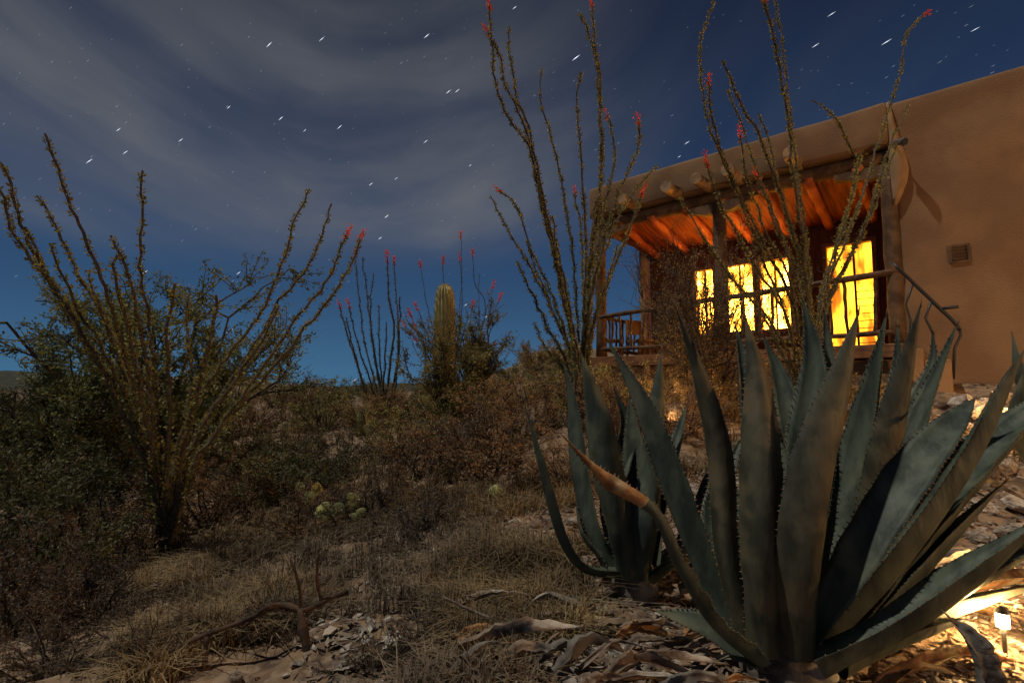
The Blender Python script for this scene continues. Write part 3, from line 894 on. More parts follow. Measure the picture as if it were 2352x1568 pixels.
left_leaves = [
    L(58, (1470, 1310, 2.8), (1470, 1150, 2.95), (1455, 1000, 3.05), (1446, 908, 3.1), inner=(-.5, -.8, .3), gut=.2),
    L(62, (1480, 1310, 2.8), (1500, 1130, 2.9), (1515, 950, 3.0), (1520, 806, 3.05), r=(.2, -1, 0)),
    L(46, (1500, 1310, 2.8), (1520, 1150, 2.95), (1560, 1000, 3.1), (1577, 930, 3.15)),
    L(40, (1480, 1320, 2.8), (1590, 1230, 3.0), (1640, 1090, 3.1), (1690, 1010, 3.15)),
    L(34, (1420, 1320, 2.65), (1340, 1306, 2.6), (1285, 1230, 2.58), (1240, 1070, 2.56), (1204, 922, 2.56), gut=.4),
    L(50, (1425, 1310, 2.7), (1368, 1220, 2.75), (1338, 1080, 2.85), (1318, 930, 2.95), (1294, 828, 3.0), inner=(-.7, -.6, .3), gut=.2),
    L(78, (1445, 1320, 2.62), (1420, 1220, 2.58), (1388, 1080, 2.58), (1362, 930, 2.62), (1334, 811, 2.66), r=(-.3, -1, 0)),
    L(50, (1420, 1310, 2.75), (1400, 1150, 2.95), (1440, 1000, 3.1), (1410, 890, 3.15)),
    L(74, (1470, 1325, 2.62), (1490, 1230, 2.58), (1500, 1120, 2.62), (1478, 1010, 2.68), gut=.3, r=(.2, -1, 0)),
    L(44, (1500, 1330, 2.65), (1560, 1280, 2.6), (1600, 1220, 2.6), (1640, 1140, 2.6)),
    L(44, (1400, 1320, 2.7), (1375, 1270, 2.72), (1340, 1220, 2.8), (1320, 1120, 2.9)),
]
agave('slimmer agave with a curved outer leaf, left of the largest agave', (1455, 1325, 2.72), left_leaves, 'agaves in front of the house', core=.11)
right_leaves = [
    L(44, (2440, 1120, 3.2), (2380, 980, 3.2), (2335, 860, 3.22), (2324, 762, 3.24)),
    L(50, (2450, 1120, 3.2), (2420, 980, 3.2), (2400, 860, 3.2), (2375, 770, 3.2)),
    L(56, (2470, 1120, 3.2), (2470, 960, 3.2), (2480, 830, 3.2), (2490, 740, 3.2)),
    L(56, (2440, 1130, 3.15), (2370, 1060, 3.1), (2340, 960, 3.05), (2352, 850, 3.0)),
    L(50, (2480, 1120, 3.2), (2560, 1010, 3.2), (2620, 900, 3.2), (2660, 800, 3.2)),
    L(50, (2480, 1130, 3.1), (2560, 1080, 2.9), (2640, 1020, 2.8), (2700, 960, 2.7)),
]
agave('agave cut by the frame with thin tips before the brown wall', (2450, 1120, 3.2), right_leaves, 'agaves in front of the house', core=.1)

# drooping dried leaf in front, lower right (belongs to a dead offset)
dl = P(2200, 1440, 1.5)
root = thing('dried_agave_leaf', 'grey curled dead agave leaf standing up beside the garden lamp', 'dead leaf', P(2250, 1600, 1.42))
o = agave_leaf([P(2262, 1640, 1.42), P(2258, 1540, 1.42), P(2228, 1470, 1.43), P(2188, 1425, 1.45)], .085, (0, 1, 0), inner=(.3, -1, .3), m='agave_grey', teeth=False, gut=.3,
               wprof=([0, .3, .7, .9, 1], [.8, 1, .8, .45, .1]), parent=root, origin=root.location, name='leaf_blade', wavy=.3)

# ============================================================ foliage helpers
def unit(v): return v / (np.linalg.norm(v, axis=-1, keepdims=True) + 1e-9)


def leaf_quads(mb, cen, length, width, mi=0, dirs=None, spread=1.0, q=rng):
    n = len(cen)
    d = unit(q.normal(size=(n, 3)) * spread + (0 if dirs is None else dirs))
    s = unit(np.cross(d, q.normal(size=(n, 3))))
    ln = (length * q.uniform(.6, 1.3, n))[:, None]; wd = (width * q.uniform(.6, 1.3, n))[:, None]
    V = np.stack([cen - d * ln * .5, cen + s * wd * .5, cen + d * ln * .5, cen - s * wd * .5], 1)
    mb.quads(V, mi)


def ocotillo_stem(pts, r0, parent, origin, leafm=1, leaf=.024, dens=1.0, seed=0, flower=0, mats=('ocotillo_bark', 'ocotillo_leaf'), bare=0.12, fs=1.0):
    q = np.random.default_rng(seed)
    n = max(12, len(pts) * 5)
    cl = spline(pts, n)
    # irregular wiggle
    cl = [p + Vector(q.normal(0, .008, 3)) for p in cl]
    mb = MB()
    mb.tube([p - origin for p in cl], [r0 * (1 - .62 * i / (n - 1)) for i in range(n)], 6, 0)
    A = np.array([tuple(p - origin) for p in cl])
    seg = np.linalg.norm(np.diff(A, axis=0), axis=1); Ls = seg.sum()
    m = int(Ls / .0085 * dens)
    u = q.uniform(bare, 1, m) * (n - 1); i = np.minimum(u.astype(int), n - 2); f = (u - i)[:, None]
    c = A[i] * (1 - f) + A[i + 1] * f
    T = unit(A[i + 1] - A[i])
    # clustered density along the stem
    keep = (vnoise(u * 1.1, np.full(m, seed * 1.7), 5) > -.28)
    c, T, u = c[keep], T[keep], u[keep]
    out_ = unit(np.cross(T, q.normal(size=T.shape)))
    rr = r0 * (1 - .62 * u / (n - 1))
    c = c + out_ * (rr[:, None] + leaf * .38)
    leaf_quads(mb, c, leaf, leaf * .48, 1, dirs=out_ * 1.3 + T * .9, spread=.45, q=q)
    # spines
    ms = int(Ls / .05)
    for _ in range(ms):
        k = q.integers(1, n - 1); T0 = Vector(unit(A[k] - A[k - 1])); o_ = T0.cross(Vector(q.normal(size=3))).normalized()
        b = Vector(A[k]) + o_ * r0 * .3
        mb.add([b - T0 * .0025, b + T0 * .0025, b + o_ * .03], [(0, 1, 2)], 0)
    st = mb.build('stem', list(mats), parent)
    if flower:
        fb = MB(); tip = A[-1]; T0 = unit(A[-1] - A[-3])
        nn = int(46 * flower)
        tt = q.uniform(-.05, .10, nn)[:, None] * fs
        cen = tip + T0 * tt + q.normal(0, .016 * fs, (nn, 3))
        leaf_quads(fb, cen, .034 * fs, .014 * fs, 0, dirs=T0 * .9, spread=.7, q=q)
        fb.tube([Vector(tip - T0 * .04 * fs), Vector(tip + T0 * .08 * fs)], [.006 * fs, .003], 5, 0)
        fb.build('blossom', 'blossom', st)
    return st


def ocotillo(label, base, stems, r0=.017, leaf=.024, dens=1.0, group='ocotillos', mats=('ocotillo_bark', 'ocotillo_leaf'), name='ocotillo', fs=1.0, seed=1, spread=.9):
    b = P(*base); b.z = gz(b.x, b.y) - .03
    root = thing(name, label, 'ocotillo', b, 0, group)
    q = random.Random(seed)
    for i, s in enumerate(stems):
        fl = 0; s = list(s)
        if isinstance(s[-1], (int, float)): fl = s.pop()
        dY = q.uniform(-spread, spread) if not (s and s[-1] == 'n') else 0
        pts = s[::-1]     # given tip first
        np_ = len(pts)
        low = pts[0]
        wp = [b + Vector((q.uniform(-.05, .05), q.uniform(-.05, .05), 0))]
        hmax = pts[-1][1]
        for k, (x, y) in enumerate(pts):
            frac = (base[1] - y) / max(1.0, base[1] - hmax)
            wp.append(P(x, y, base[2] + dY * max(0.0, frac)))
        ocotillo_stem(wp, r0 * q.uniform(.8, 1.15), root, b, leaf=leaf, dens=dens, seed=seed * 100 + i, flower=fl, mats=mats, fs=fs)
    return root


O1 = [[(100, 305), (128, 380), (162, 470), (200, 560), (240, 660), (272, 760), (300, 860), (335, 980), (360, 1110)],
      [(12, 378), (35, 470), (75, 570), (140, 680), (210, 800), (280, 930), (340, 1080)],
      [(-4, 425), (30, 530), (95, 620), (165, 720), (235, 850), (300, 980), (350, 1110)],
      [(85, 450), (135, 530), (185, 640), (245, 740), (295, 870), (335, 1000), (362, 1130)],
      [(325, 395), (328, 500), (322, 610), (338, 720), (350, 830), (360, 960), (370, 1110)],
      [(265, 585), (272, 680), (300, 780), (325, 900), (350, 1040)],
      [(250, 540), (288, 610), (312, 700), (335, 830), (355, 990)],
      [(60, 520), (110, 640), (180, 760), (260, 900), (330, 1060)],
      [(115, 560), (170, 690), (250, 830), (310, 960), (355, 1100)],
      [(712, 432), (680, 500), (655, 580), (628, 655), (608, 710), (560, 770), (500, 850), (440, 940), (400, 1080)],
      [(762, 470), (735, 550), (705, 615), (640, 690), (600, 770), (540, 860), (470, 970), (410, 1100)],
      [(797, 540), (775, 600), (740, 660), (690, 720), (640, 790), (570, 890), (490, 1000), (415, 1120), 1],
      [(827, 550), (800, 620), (755, 690), (700, 755), (640, 830), (550, 930), (460, 1050), 1],
      [(430, 670), (428, 760), (440, 850), (430, 950), (405, 1090)],
      [(400, 650), (385, 770), (390, 900), (385, 1060)],
      [(500, 680), (480, 790), (455, 900), (420, 1040)],
      [(640, 700), (590, 800), (520, 900), (440, 1030)],
      [(200, 620), (240, 740), (300, 900), (350, 1050)]]
ocotillo('tall leafy ocotillo with wands fanning widely at the left of the slope', (378, 1292, 4.4), O1, r0=.024, leaf=.036, dens=1.5, seed=1)
O2 = [[(816, 582), (826, 700), (838, 790), (862, 880), 1], [(832, 590), (845, 700), (858, 800), (872, 890)],
      [(858, 628), (850, 720), (862, 820), (874, 890)], [(890, 590), (893, 680), (905, 760), (890, 880), 1], [(905, 600), (912, 720), (915, 800), (905, 900), 1],
      [(795, 730), (815, 810), (840, 900)], [(888, 740), (885, 820), (880, 900)], [(800, 700), (825, 800), (855, 890), 1],
      [(870, 700), (872, 800), (876, 890)], [(918, 680), (916, 800), (900, 900)], [(778, 700), (805, 790), (840, 890), 1]]
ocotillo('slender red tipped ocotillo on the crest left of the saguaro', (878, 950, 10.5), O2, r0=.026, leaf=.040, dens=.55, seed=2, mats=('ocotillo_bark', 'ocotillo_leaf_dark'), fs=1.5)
O3 = [[(1124, 14), (1130, 110), (1138, 190), (1168, 270), (1212, 335), (1232, 410), (1245, 480), (1268, 570), (1292, 680), (1318, 800), 1.3],
      [(1168, 62), (1172, 140), (1188, 225), (1212, 290), (1225, 370), (1250, 480), (1280, 600), (1310, 740)],
      [(1120, 75), (1148, 130), (1160, 190), (1192, 260), (1228, 360), (1250, 460), (1285, 620), (1318, 780), .8],
      [(1242, 158), (1240, 230), (1262, 300), (1285, 390), (1300, 470), (1315, 580), (1325, 700), (1332, 820)],
      [(1330, 32), (1355, 85), (1372, 170), (1380, 290), (1382, 400), (1362, 520), (1352, 640), (1342, 780)],
      [(1358, 14), (1368, 100), (1378, 200), (1383, 330), (1378, 440), (1360, 580), (1345, 730), 1.3],
      [(1336, 165), (1325, 240), (1332, 330), (1340, 430), (1345, 540), (1342, 700)],
      [(1392, 268), (1408, 300), (1408, 380), (1392, 460), (1372, 560), (1352, 700), .7],
      [(1464, 278), (1468, 330), (1442, 395), (1415, 460), (1392, 540), (1365, 640), (1345, 760), 1.2],
      [(1128, 452), (1160, 515), (1195, 575), (1232, 640), (1272, 720), (1315, 820)],
      [(1146, 434), (1185, 470), (1215, 560), (1258, 660), (1300, 770), .8],
      [(1512, 380), (1468, 425), (1425, 490), (1390, 570), (1360, 680)],
      [(1186, 600), (1215, 660), (1250, 740), (1300, 830)], [(1318, 444), (1335, 520), (1340, 640), .8],
      [(1210, 560), (1240, 640), (1280, 740), (1322, 840)], [(1225, 740), (1250, 790), (1300, 860)], [(1480, 440), (1440, 540), (1400, 640), (1360, 760), 1.2],
      [(1270, 500), (1285, 600), (1310, 720), (1330, 830)], [(1420, 560), (1390, 660), (1355, 790)]]
ocotillo('tallest ocotillo, its wands crossing the far corner of the porch', (1340, 935, 5.6), O3, r0=.022, leaf=.034, dens=1.5, seed=3)
O4 = [[(1640, 2), (1612, 80), (1608, 150), (1618, 230), (1632, 300), (1655, 355), (1690, 430), (1720, 510), (1760, 620), (1810, 740)],
      [(1752, 0), (1778, 90), (1795, 180), (1812, 290), (1822, 400), (1838, 500), (1850, 620), (1858, 740), .8],
      [(1775, -40), (1790, 60), (1808, 190), (1822, 320), (1838, 450), (1856, 600), (1862, 730)],
      [(1662, 140), (1695, 225), (1735, 290), (1765, 370), (1800, 470), (1835, 590), (1852, 720)],
      [(1670, 205), (1700, 280), (1730, 370), (1765, 460), (1805, 560), (1840, 680)],
      [(1628, 188), (1632, 250), (1660, 360), (1710, 470), (1770, 590), (1830, 720), 1],
      [(1740, 260), (1768, 330), (1785, 420), (1820, 530), (1850, 660)],
      [(1860, 232), (1912, 262), (1945, 320), (1968, 390), (1945, 490), (1905, 610), (1875, 730)],
      [(2124, 34), (2082, 80), (2066, 170), (2035, 270), (2010, 360), (1980, 450), (1940, 560), (1895, 690), 1.3],
      [(2088, 240), (2058, 300), (2022, 400), (1998, 490), (1950, 590), (1890, 720)],
      [(2060, 330), (2030, 420), (1990, 520), (1935, 630), (1885, 740)],
      [(1698, 312), (1720, 420), (1760, 530), (1820, 670), 1], [(1622, 372), (1662, 480), (1730, 600), (1810, 740), 1.2],
      [(1738, 402), (1775, 500), (1815, 610), (1850, 730), 1], [(1600, 520), (1680, 640), (1790, 770)], [(1980, 350), (1950, 470), (1920, 580), (1880, 730)],
      [(1560, 450), (1640, 580), (1760, 740)]]
ocotillo('broad ocotillo spreading in front of the glowing windows', (1860, 905, 5.9), O4, r0=.021, leaf=.034, dens=1.5, seed=4)
O5 = [[(1018, 600), (1022, 700), (1040, 800), 1.6], [(966, 610), (985, 720), (1020, 830), 1.6], [(1059, 540), (1060, 640), (1052, 760), (1045, 850), 1.2], [(1056, 592), (1062, 700), (1050, 800), 1],
      [(1086, 582), (1090, 650), (1115, 700), (1095, 800), (1060, 880), 1.3], [(1133, 658), (1110, 740), (1080, 840), 1.3], [(1147, 685), (1118, 760), (1080, 860), 1.5],
      [(958, 706), (990, 790), (1030, 880), 1.4], [(942, 722), (975, 800), (1020, 890), 1.5], [(954, 752), (990, 830), 1.2], [(930, 745), (970, 830), 1], [(955, 780), (1000, 860), 1.3],
      [(1130, 800), (1090, 870), 1.2], [(1085, 700), (1075, 800), (1060, 880), 1.4], [(1112, 795), (1080, 860), 1.2], [(1100, 630), (1098, 740), (1070, 850)]]
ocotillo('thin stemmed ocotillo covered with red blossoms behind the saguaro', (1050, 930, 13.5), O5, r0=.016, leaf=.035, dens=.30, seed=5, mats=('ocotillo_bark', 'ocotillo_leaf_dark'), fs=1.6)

# ============================================================ saguaro
def saguaro():
    b = P(1018, 930, 10.6); b.z = gz(b.x, b.y) - .1
    root = thing('saguaro', 'tall ribbed saguaro cactus rising above the bushes in the centre', 'cactus', b)
    top = P(1020, 653, 10.6).z
    H = top - b.z; Rr = 23.5 / 1176 * 10.6
    def col(pts, rad, ribs=18, name='trunk', parent=root):
        mb = MB(); n = len(pts); S = ribs * 4; vs = []
        for i, (p, r) in enumerate(zip(pts, rad)):
            for k in range(S):
                a = 2 * math.pi * k / S
                rr_ = r * (1 + .085 * math.cos(a * ribs) - .04)
                vs.append((p[0] + math.cos(a) * rr_, p[1] + math.sin(a) * rr_, p[2]))
        mb.add(vs, [(i * S + k, i * S + (k + 1) % S, (i + 1) * S + (k + 1) % S, (i + 1) * S + k) for i in range(n - 1) for k in range(S)] + [tuple(range((n - 1) * S, n * S))], 0)
        q = random.Random(4)
        for i in range(n - 1):
            for k in range(ribs):
                a = 2 * math.pi * k / ribs
                for e in range(3):
                    t = (e + q.random()) / 3
                    p = Vector(pts[i]).lerp(Vector(pts[i + 1]), t); r = rad[i] * (1 - t) + rad[i + 1] * t
                    o = Vector((math.cos(a), math.sin(a), 0)); c = p + o * r * 1.04
                    for z in range(3):
                        d = (o + Vector((q.uniform(-1, 1), q.uniform(-1, 1), q.uniform(-1, 1))) * .9).normalized() * .045
                        sd_ = d.cross(Vector((0, 0, 1))).normalized() * .005
                        mb.add([c - sd_, c + sd_, c + d], [(0, 1, 2)], 1)
        return mb.build(name, ['saguaro', 'spine'], parent, smooth=True)
    zs = [0, H * .25, H * .5, H * .7, H * .82, H * .90, H * .945, H * .975, H * .992, H]
    rs = [Rr * .92, Rr * .98, Rr, Rr * 1.0, Rr * .98, Rr * .92, Rr * .82, Rr * .64, Rr * .4, Rr * .12]
    zz = list(np.linspace(0, H * .82, 22)) + zs[5:]
    rr = list(np.interp(zz, zs, rs))
    col([(math.sin(z) * .01, 0, z) for z in zz], rr)


saguaro()
def small_cactus(label, at, hpx, rpx):
    b = P(*at); b.z = gz(b.x, b.y) - .05
    o_top = P(at[0], at[1] - hpx, at[2]).z
    H = max(.2, o_top - b.z); r = rpx / 1176 * at[2]
    mb = MB(); S = 56; zz = np.linspace(0, 1, 12); vs = []
    for z in zz:
        rad = r * (1 - max(0, z - .6) ** 2 * 5.6) if z < 1 else r * .1
        for k in range(S):
            a = 2 * math.pi * k / S; q = rad * (1 + .1 * math.cos(a * 14))
            vs.append((math.cos(a) * q, math.sin(a) * q, z * H))
    mb.add(vs, [(i * S + k, i * S + (k + 1) % S, (i + 1) * S + (k + 1) % S, (i + 1) * S + k) for i in range(11) for k in range(S)] + [tuple(range(11 * S, 12 * S))])
    q = random.Random(8)
    for i in range(260):
        a = 2 * math.pi * (q.randrange(14) / 14); z = q.uniform(.05, .97)
        rad = r * (1 - max(0, z - .6) ** 2 * 5.6)
        c = Vector((math.cos(a) * rad * 1.09, math.sin(a) * rad * 1.09, z * H)); d = Vector((math.cos(a) + q.uniform(-.7, .7), math.sin(a) + q.uniform(-.7, .7), q.uniform(-.6, .8))).normalized() * .04
        s_ = d.cross(Vector((0, 0, 1))).normalized() * .004
        mb.add([c - s_, c + s_, c + d], [(0, 1, 2)], 1)
    o = mb.build('barrel_cactus', ['pad', 'dry_spine'], smooth=True); o.location = b
    tag(o, label, 'cactus')
small_cactus('small rounded young cactus among the brush below the slender ocotillo', (828, 975, 8.5), 34, 10)
small_cactus('stubby spiny cactus standing in shade beside the stony slope', (1138, 1185, 4.3), 68, 19)

# ============================================================ shrubs
def shrub_mesh(seed, Rx, H, nb=14, sub=5, tw=6, leaves=9000, leaf=.03, leafm='leaf_green', upright=.6, droop=0.0, thin=.012, lw=.4, flat=1.0, bark='twig', tall=0):
    """branches > sub-branches > twigs carrying the leaves; returns (branch mesh, foliage mesh)"""
    q = np.random.default_rng(seed)
    wood = MB(); pts_all = []
    def grow(p, d, L_, r, depth):
        n = 5; pts = [p]; dd = np.array(d)
        for i in range(n):
            dd = unit(dd + q.normal(0, .16, 3) + np.array([0, 0, .06 * upright - droop * .1]))
            pts.append(pts[-1] + dd * L_ / n)
        wood.tube([Vector(x) for x in pts], [r * (1 - .6 * i / n) for i in range(n + 1)], 4 if depth else 5, 0, cap=False)
        return pts
    for b in range(nb):
        a = 2 * math.pi * (b + q.random()) / nb; el = q.uniform(.25, 1.0) ** .6
        d = np.array([math.cos(a) * (1 - upright * el), math.sin(a) * (1 - upright * el), .35 + .8 * el])
        d = d * np.array([Rx, Rx * flat, H]) / max(Rx, H); d = unit(d)
        Ls = np.linalg.norm(d * np.array([Rx, Rx * flat, H])) * q.uniform(.65, 1.0)
        p0 = np.array([q.normal(0, .05 * Rx), q.normal(0, .05 * Rx), -.05])
        main = grow(p0, d, Ls, thin * 1.5, 0)
        for s in range(sub):
            k = q.integers(1, 6); d2 = unit(d + q.normal(0, .6, 3)); L2 = Ls * q.uniform(.25, .5)
            m2 = grow(main[min(k, 5)], d2, L2, thin * .7, 1)
            for t in range(tw):
                k2 = q.integers(1, 6); d3 = unit(d2 + q.normal(0, .8, 3)); L3 = L2 * q.uniform(.3, .6)
                m3 = grow(m2[min(k2, 5)], d3, L3, thin * .32, 2)
                pts_all.append(np.array(m3))
    A = np.array(pts_all)                       # (T,6,3)
    T = len(A)
    fol = MB()
    ti = q.integers(0, T, leaves); u = q.uniform(0, 5, leaves); i = np.minimum(u.astype(int), 4); f = (u - i)[:, None]
    c = A[ti, i] * (1 - f) + A[ti, i + 1] * f + q.normal(0, leaf * .6, (leaves, 3))
    d = unit(A[ti, i + 1] - A[ti, i])
    leaf_quads(fol, c, leaf, leaf * lw, 0, dirs=d, spread=.7, q=q)
    return wood.mesh('branches', [bark]), fol.mesh('foliage', [leafm])


def shrub_from(meshes, label, cat, at=None, group=None, s=1.0, rz=0.0, name='shrub', loc=None, sz=None):
    if loc is None:
        p = P(*at); loc = (p.x, p.y, gz(p.x, p.y))
    root = thing(name, label, cat, loc, rz, group)
    root.scale = (s, s, sz or s)
    a = bpy.data.objects.new('branches', meshes[0]); C.objects.link(a); a.parent = root
    b = bpy.data.objects.new('foliage', meshes[1]); C.objects.link(b); b.parent = root
    return root


# big tree-like shrub behind the left ocotillo
m = shrub_mesh(11, 2.1, 2.5, nb=18, sub=7, tw=8, leaves=42000, leaf=.052, leafm='leaf_blue', upright=.55, thin=.022, lw=.45)
shrub_from(m, 'big dark green palo verde bush behind the leafy ocotillo', 'bush', (330, 1120, 6.9), 'large desert bushes', name='palo_verde_bush')
m = shrub_mesh(12, 1.5, 1.6, nb=14, sub=6, tw=6, leaves=14000, leaf=.045, leafm='leaf_green', upright=.5, thin=.018)
shrub_from(m, 'dark rounded bush at the left edge, on the slope below the stars', 'bush', (30, 1130, 6.2), 'large desert bushes', name='desert_bush')
m = shrub_mesh(13, 1.1, 1.9, nb=14, sub=6, tw=6, leaves=15000, leaf=.055, leafm='leaf_olive', upright=.75, thin=.02)
shrub_from(m, 'dense olive bush standing right behind the saguaro', 'bush', (1088, 950, 11.4), 'large desert bushes', name='desert_bush')
m2 = shrub_mesh(14, 1.35, .75, nb=16, sub=5, tw=5, leaves=9000, leaf=.05, leafm='leaf_gold', upright=.4, thin=.012)
shrub_from(m2, 'dry golden shrub on the small hill right of the saguaro', 'shrub', (1235, 830, 15.5), 'hill shrubs', s=1.0, name='golden_shrub')
m = shrub_mesh(16, 1.1, 1.6, nb=16, sub=6, tw=6, leaves=16000, leaf=.05, leafm='leaf_olive', upright=.55, thin=.016)
shrub_from(m, 'low olive bush hiding the foot of the saguaro', 'bush', (1030, 955, 9.4), 'large desert bushes', name='desert_bush')
# twiggy thicket in front of the porch
m = shrub_mesh(15, .95, 1.95, nb=30, sub=9, tw=7, leaves=15000, leaf=.026, leafm='leaf_gold', upright=.7, thin=.009)
shrub_from(m, 'tangled tawny thicket growing in front of the porch railing', 'bush', (1625, 960, 6.6), 'large desert bushes', name='twiggy_bush')
# low scrub prototypes
protos = {
    'rust': shrub_mesh(21, .62, .48, nb=16, sub=5, tw=5, leaves=5500, leaf=.022, leafm='leaf_rust', upright=.45, thin=.006),
    'grey': shrub_mesh(22, .58, .45, nb=16, sub=5, tw=5, leaves=5000, leaf=.020, leafm='leaf_grey', upright=.5, thin=.006),
    'olive': shrub_mesh(23, .6, .5, nb=16, sub=5, tw=5, leaves=6000, leaf=.026, leafm='leaf_olive', upright=.5, thin=.006),
    'green': shrub_mesh(24, .6, .55, nb=16, sub=5, tw=5, leaves=6500, leaf=.026, leafm='leaf_green', upright=.5, thin=.006),
    'gold': shrub_mesh(25, .6, .42, nb=18, sub=5, tw=5, leaves=5500, leaf=.024, leafm='leaf_gold', upright=.4, thin=.006),
}
adj = {'rust': 'rust brown low desert shrub', 'grey': 'ash grey low desert shrub', 'olive': 'olive leaved low desert shrub', 'green': 'dark green low desert shrub', 'gold': 'dry golden low desert shrub'}
spots = [('rust', 1110, 1120, 5.0, 1.5), ('rust', 980, 1110, 5.4, 1.4), ('rust', 1200, 1060, 6.0, 1.7), ('grey', 1080, 1060, 6.4, 1.4), ('olive', 920, 1050, 6.6, 1.5),
         ('green', 680, 1120, 5.4, 1.5), ('grey', 780, 1090, 6.2, 1.3), ('green', 600, 1080, 6.4, 1.6), ('gold', 1130, 990, 8.6, 1.5), ('olive', 1040, 985, 8.8, 1.6), ('rust', 920, 980, 9.5, 1.5),
         ('gold', 830, 990, 9.0, 1.4), ('olive', 740, 985, 9.3, 1.6), ('rust', 690, 960, 11.5, 1.5), ('olive', 770, 945, 12.5, 1.5), ('gold', 900, 945, 12.5, 1.6),
         ('gold', 1180, 935, 11, 1.7), ('olive', 1270, 905, 12, 1.8), ('gold', 1130, 910, 13, 1.6), ('rust', 1290, 960, 8.5, 1.5), ('gold', 1330, 900, 10, 1.7), ('olive', 1170, 880, 14.5, 1.3), ('gold', 1290, 860, 15.5, 1.3),
         ('gold', 690, 925, 16, 1.6), ('olive', 640, 935, 14, 1.5), ('gold', 760, 920, 17, 1.4), ('olive', 840, 925, 16, 1.3), ('rust', 560, 990, 9, 1.7), ('green', 450, 960, 11, 2.0),
         ('green', 150, 1120, 5.4, 1.7), ('grey', 240, 1180, 4.8, 1.3), ('green', 40, 1200, 4.4, 1.7), ('green', 120, 1290, 3.7, 1.3), ('grey', -60, 1330, 3.3, 1.4), ('rust', 250, 1260, 4.2, 1.1),
         ('grey', 40, 1420, 2.9, 1.0), ('grey', 200, 1420, 3.0, .9), ('green', -40, 1000, 8.6, 2.2), ('rust', 60, 980, 9.6, 2.0), ('rust', 480, 1170, 5.0, 1.2), ('rust', 560, 1130, 5.6, 1.3),
         ('grey', 840, 1180, 4.4, 1.1), ('grey', 960, 1210, 3.9, .9), ('olive', 1340, 1000, 6.8, 1.4), ('gold', 1480, 960, 7.2, 1.5), ('rust', 1420, 1060, 5.2, 1.2), ('gold', 1650, 1000, 6.2, 1.2), ('rust', 1560, 1060, 5.2, 1.1),
         ('gold', 1720, 960, 6.8, 1.3), ('rust', 1290, 1110, 4.5, 1.0), ('gold', 1980, 940, 6.6, 1.1), ('rust', 700, 1220, 4.2, .9), ('grey', 120, 1530, 2.35, .7), ('grey', 330, 1520, 2.3, .55), ('grey', 960, 1500, 2.2, .38), ('grey', 850, 1540, 2.1, .38), ('grey', 640, 1470, 2.5, .5),
         ('olive', 1420, 900, 9, 1.5), ('rust', 380, 1150, 5.6, 1.3), ('green', 300, 1060, 7.0, 2.0)]
for i, (kd, px, py, Y, s) in enumerate(spots):
    p = P(px, py, Y)
    ms = protos[kd]
    where = 'near the bottom edge' if Y < 3.1 else ('on the near slope' if Y < 6 else ('in the middle of the slope' if Y < 10.5 else 'up along the crest'))
    shrub_from(ms, where_label(adj[kd].replace('low desert ', ''), px, py), 'shrub', loc=(p.x, p.y, gz(p.x, p.y) - .02), group=kd + ' shrubs ' + where, s=s, rz=rnd.uniform(0, 6.28), name='low_shrub', sz=s * rnd.uniform(.8, 1.1))

# ============================================================ prickly pear
def prickly(label, at, pads, seed=0):
    b = P(*at); b.z = gz(b.x, b.y)
    root = thing('prickly_pear', label, 'cactus', b, 0, 'prickly pears')
    q = random.Random(seed)
    for (px, py, rp, ang, yel) in pads:
        c = P(px, py, at[2] + q.uniform(-.15, .15)) - b
        r = rp / 1176 * at[2]
        mb = MB(); S = 18; rings = 5; vs = []
        face = Vector((q.uniform(-.5, .5), -1, q.uniform(-.1, .4))).normalized()
        up = Vector((math.sin(ang), 0, math.cos(ang))); up = (up - face * up.dot(face)).normalized(); sd_ = up.cross(face)
        for sgn in (1, -1):
            for j in range(rings):
                f = j / (rings - 1); rr_ = math.sin(f * math.pi / 2)
                for k in range(S):
                    a = 2 * math.pi * k / S; ov = 1 + .22 * math.cos(a)
                    vs.append(c + (up * math.cos(a) * 1.15 * ov + sd_ * math.sin(a)) * r * rr_ + face * sgn * r * .17 * math.cos(f * math.pi / 2))
        fc = []
        for h in (0, 1):
            o = h * rings * S
            for j in range(rings - 1):
                for k in range(S):
                    a, b2 = o + j * S + k, o + j * S + (k + 1) % S
                    fc.append((a, b2, b2 + S, a + S) if h else (a, a + S, b2 + S, b2))
            fc.append(tuple(o + k for k in range(S)))
        mb.add(vs, fc, 0)
        for _ in range(40):
            a = q.uniform(0, 6.28); f = q.uniform(.2, 1)
            p = c + (up * math.cos(a) * 1.2 + sd_ * math.sin(a)) * r * f + face * r * .17 * math.sqrt(1 - f * f)
            d = (face + Vector((q.uniform(-1, 1), 0, q.uniform(-1, 1))) * .8).normalized() * .03
            mb.add([p, p + sd_ * .003, p + d], [(0, 1, 2)], 1)
        mb.build('pad', ['pad_yellow' if yel else 'pad', 'spine'], root, smooth=True)


prickly('prickly pear with pale yellow pads low on the slope', (790, 1215, 4.2), [(743, 1178, 18, .4, 1), (812, 1152, 16, -.6, 1), (776, 1180, 18, .1, 0), (760, 1205, 16, -.3, 0), (805, 1200, 17, .6, 0), (828, 1178, 10, .9, 0)], 1)
prickly('small prickly pear with one bright round pad above its neighbour', (735, 1160, 4.9), [(728, 1126, 13, 0, 1), (712, 1145, 13, -.5, 0), (745, 1150, 12, .5, 0), (690, 1120, 10, -.3, 0), (706, 1100, 9, .4, 0)], 2)

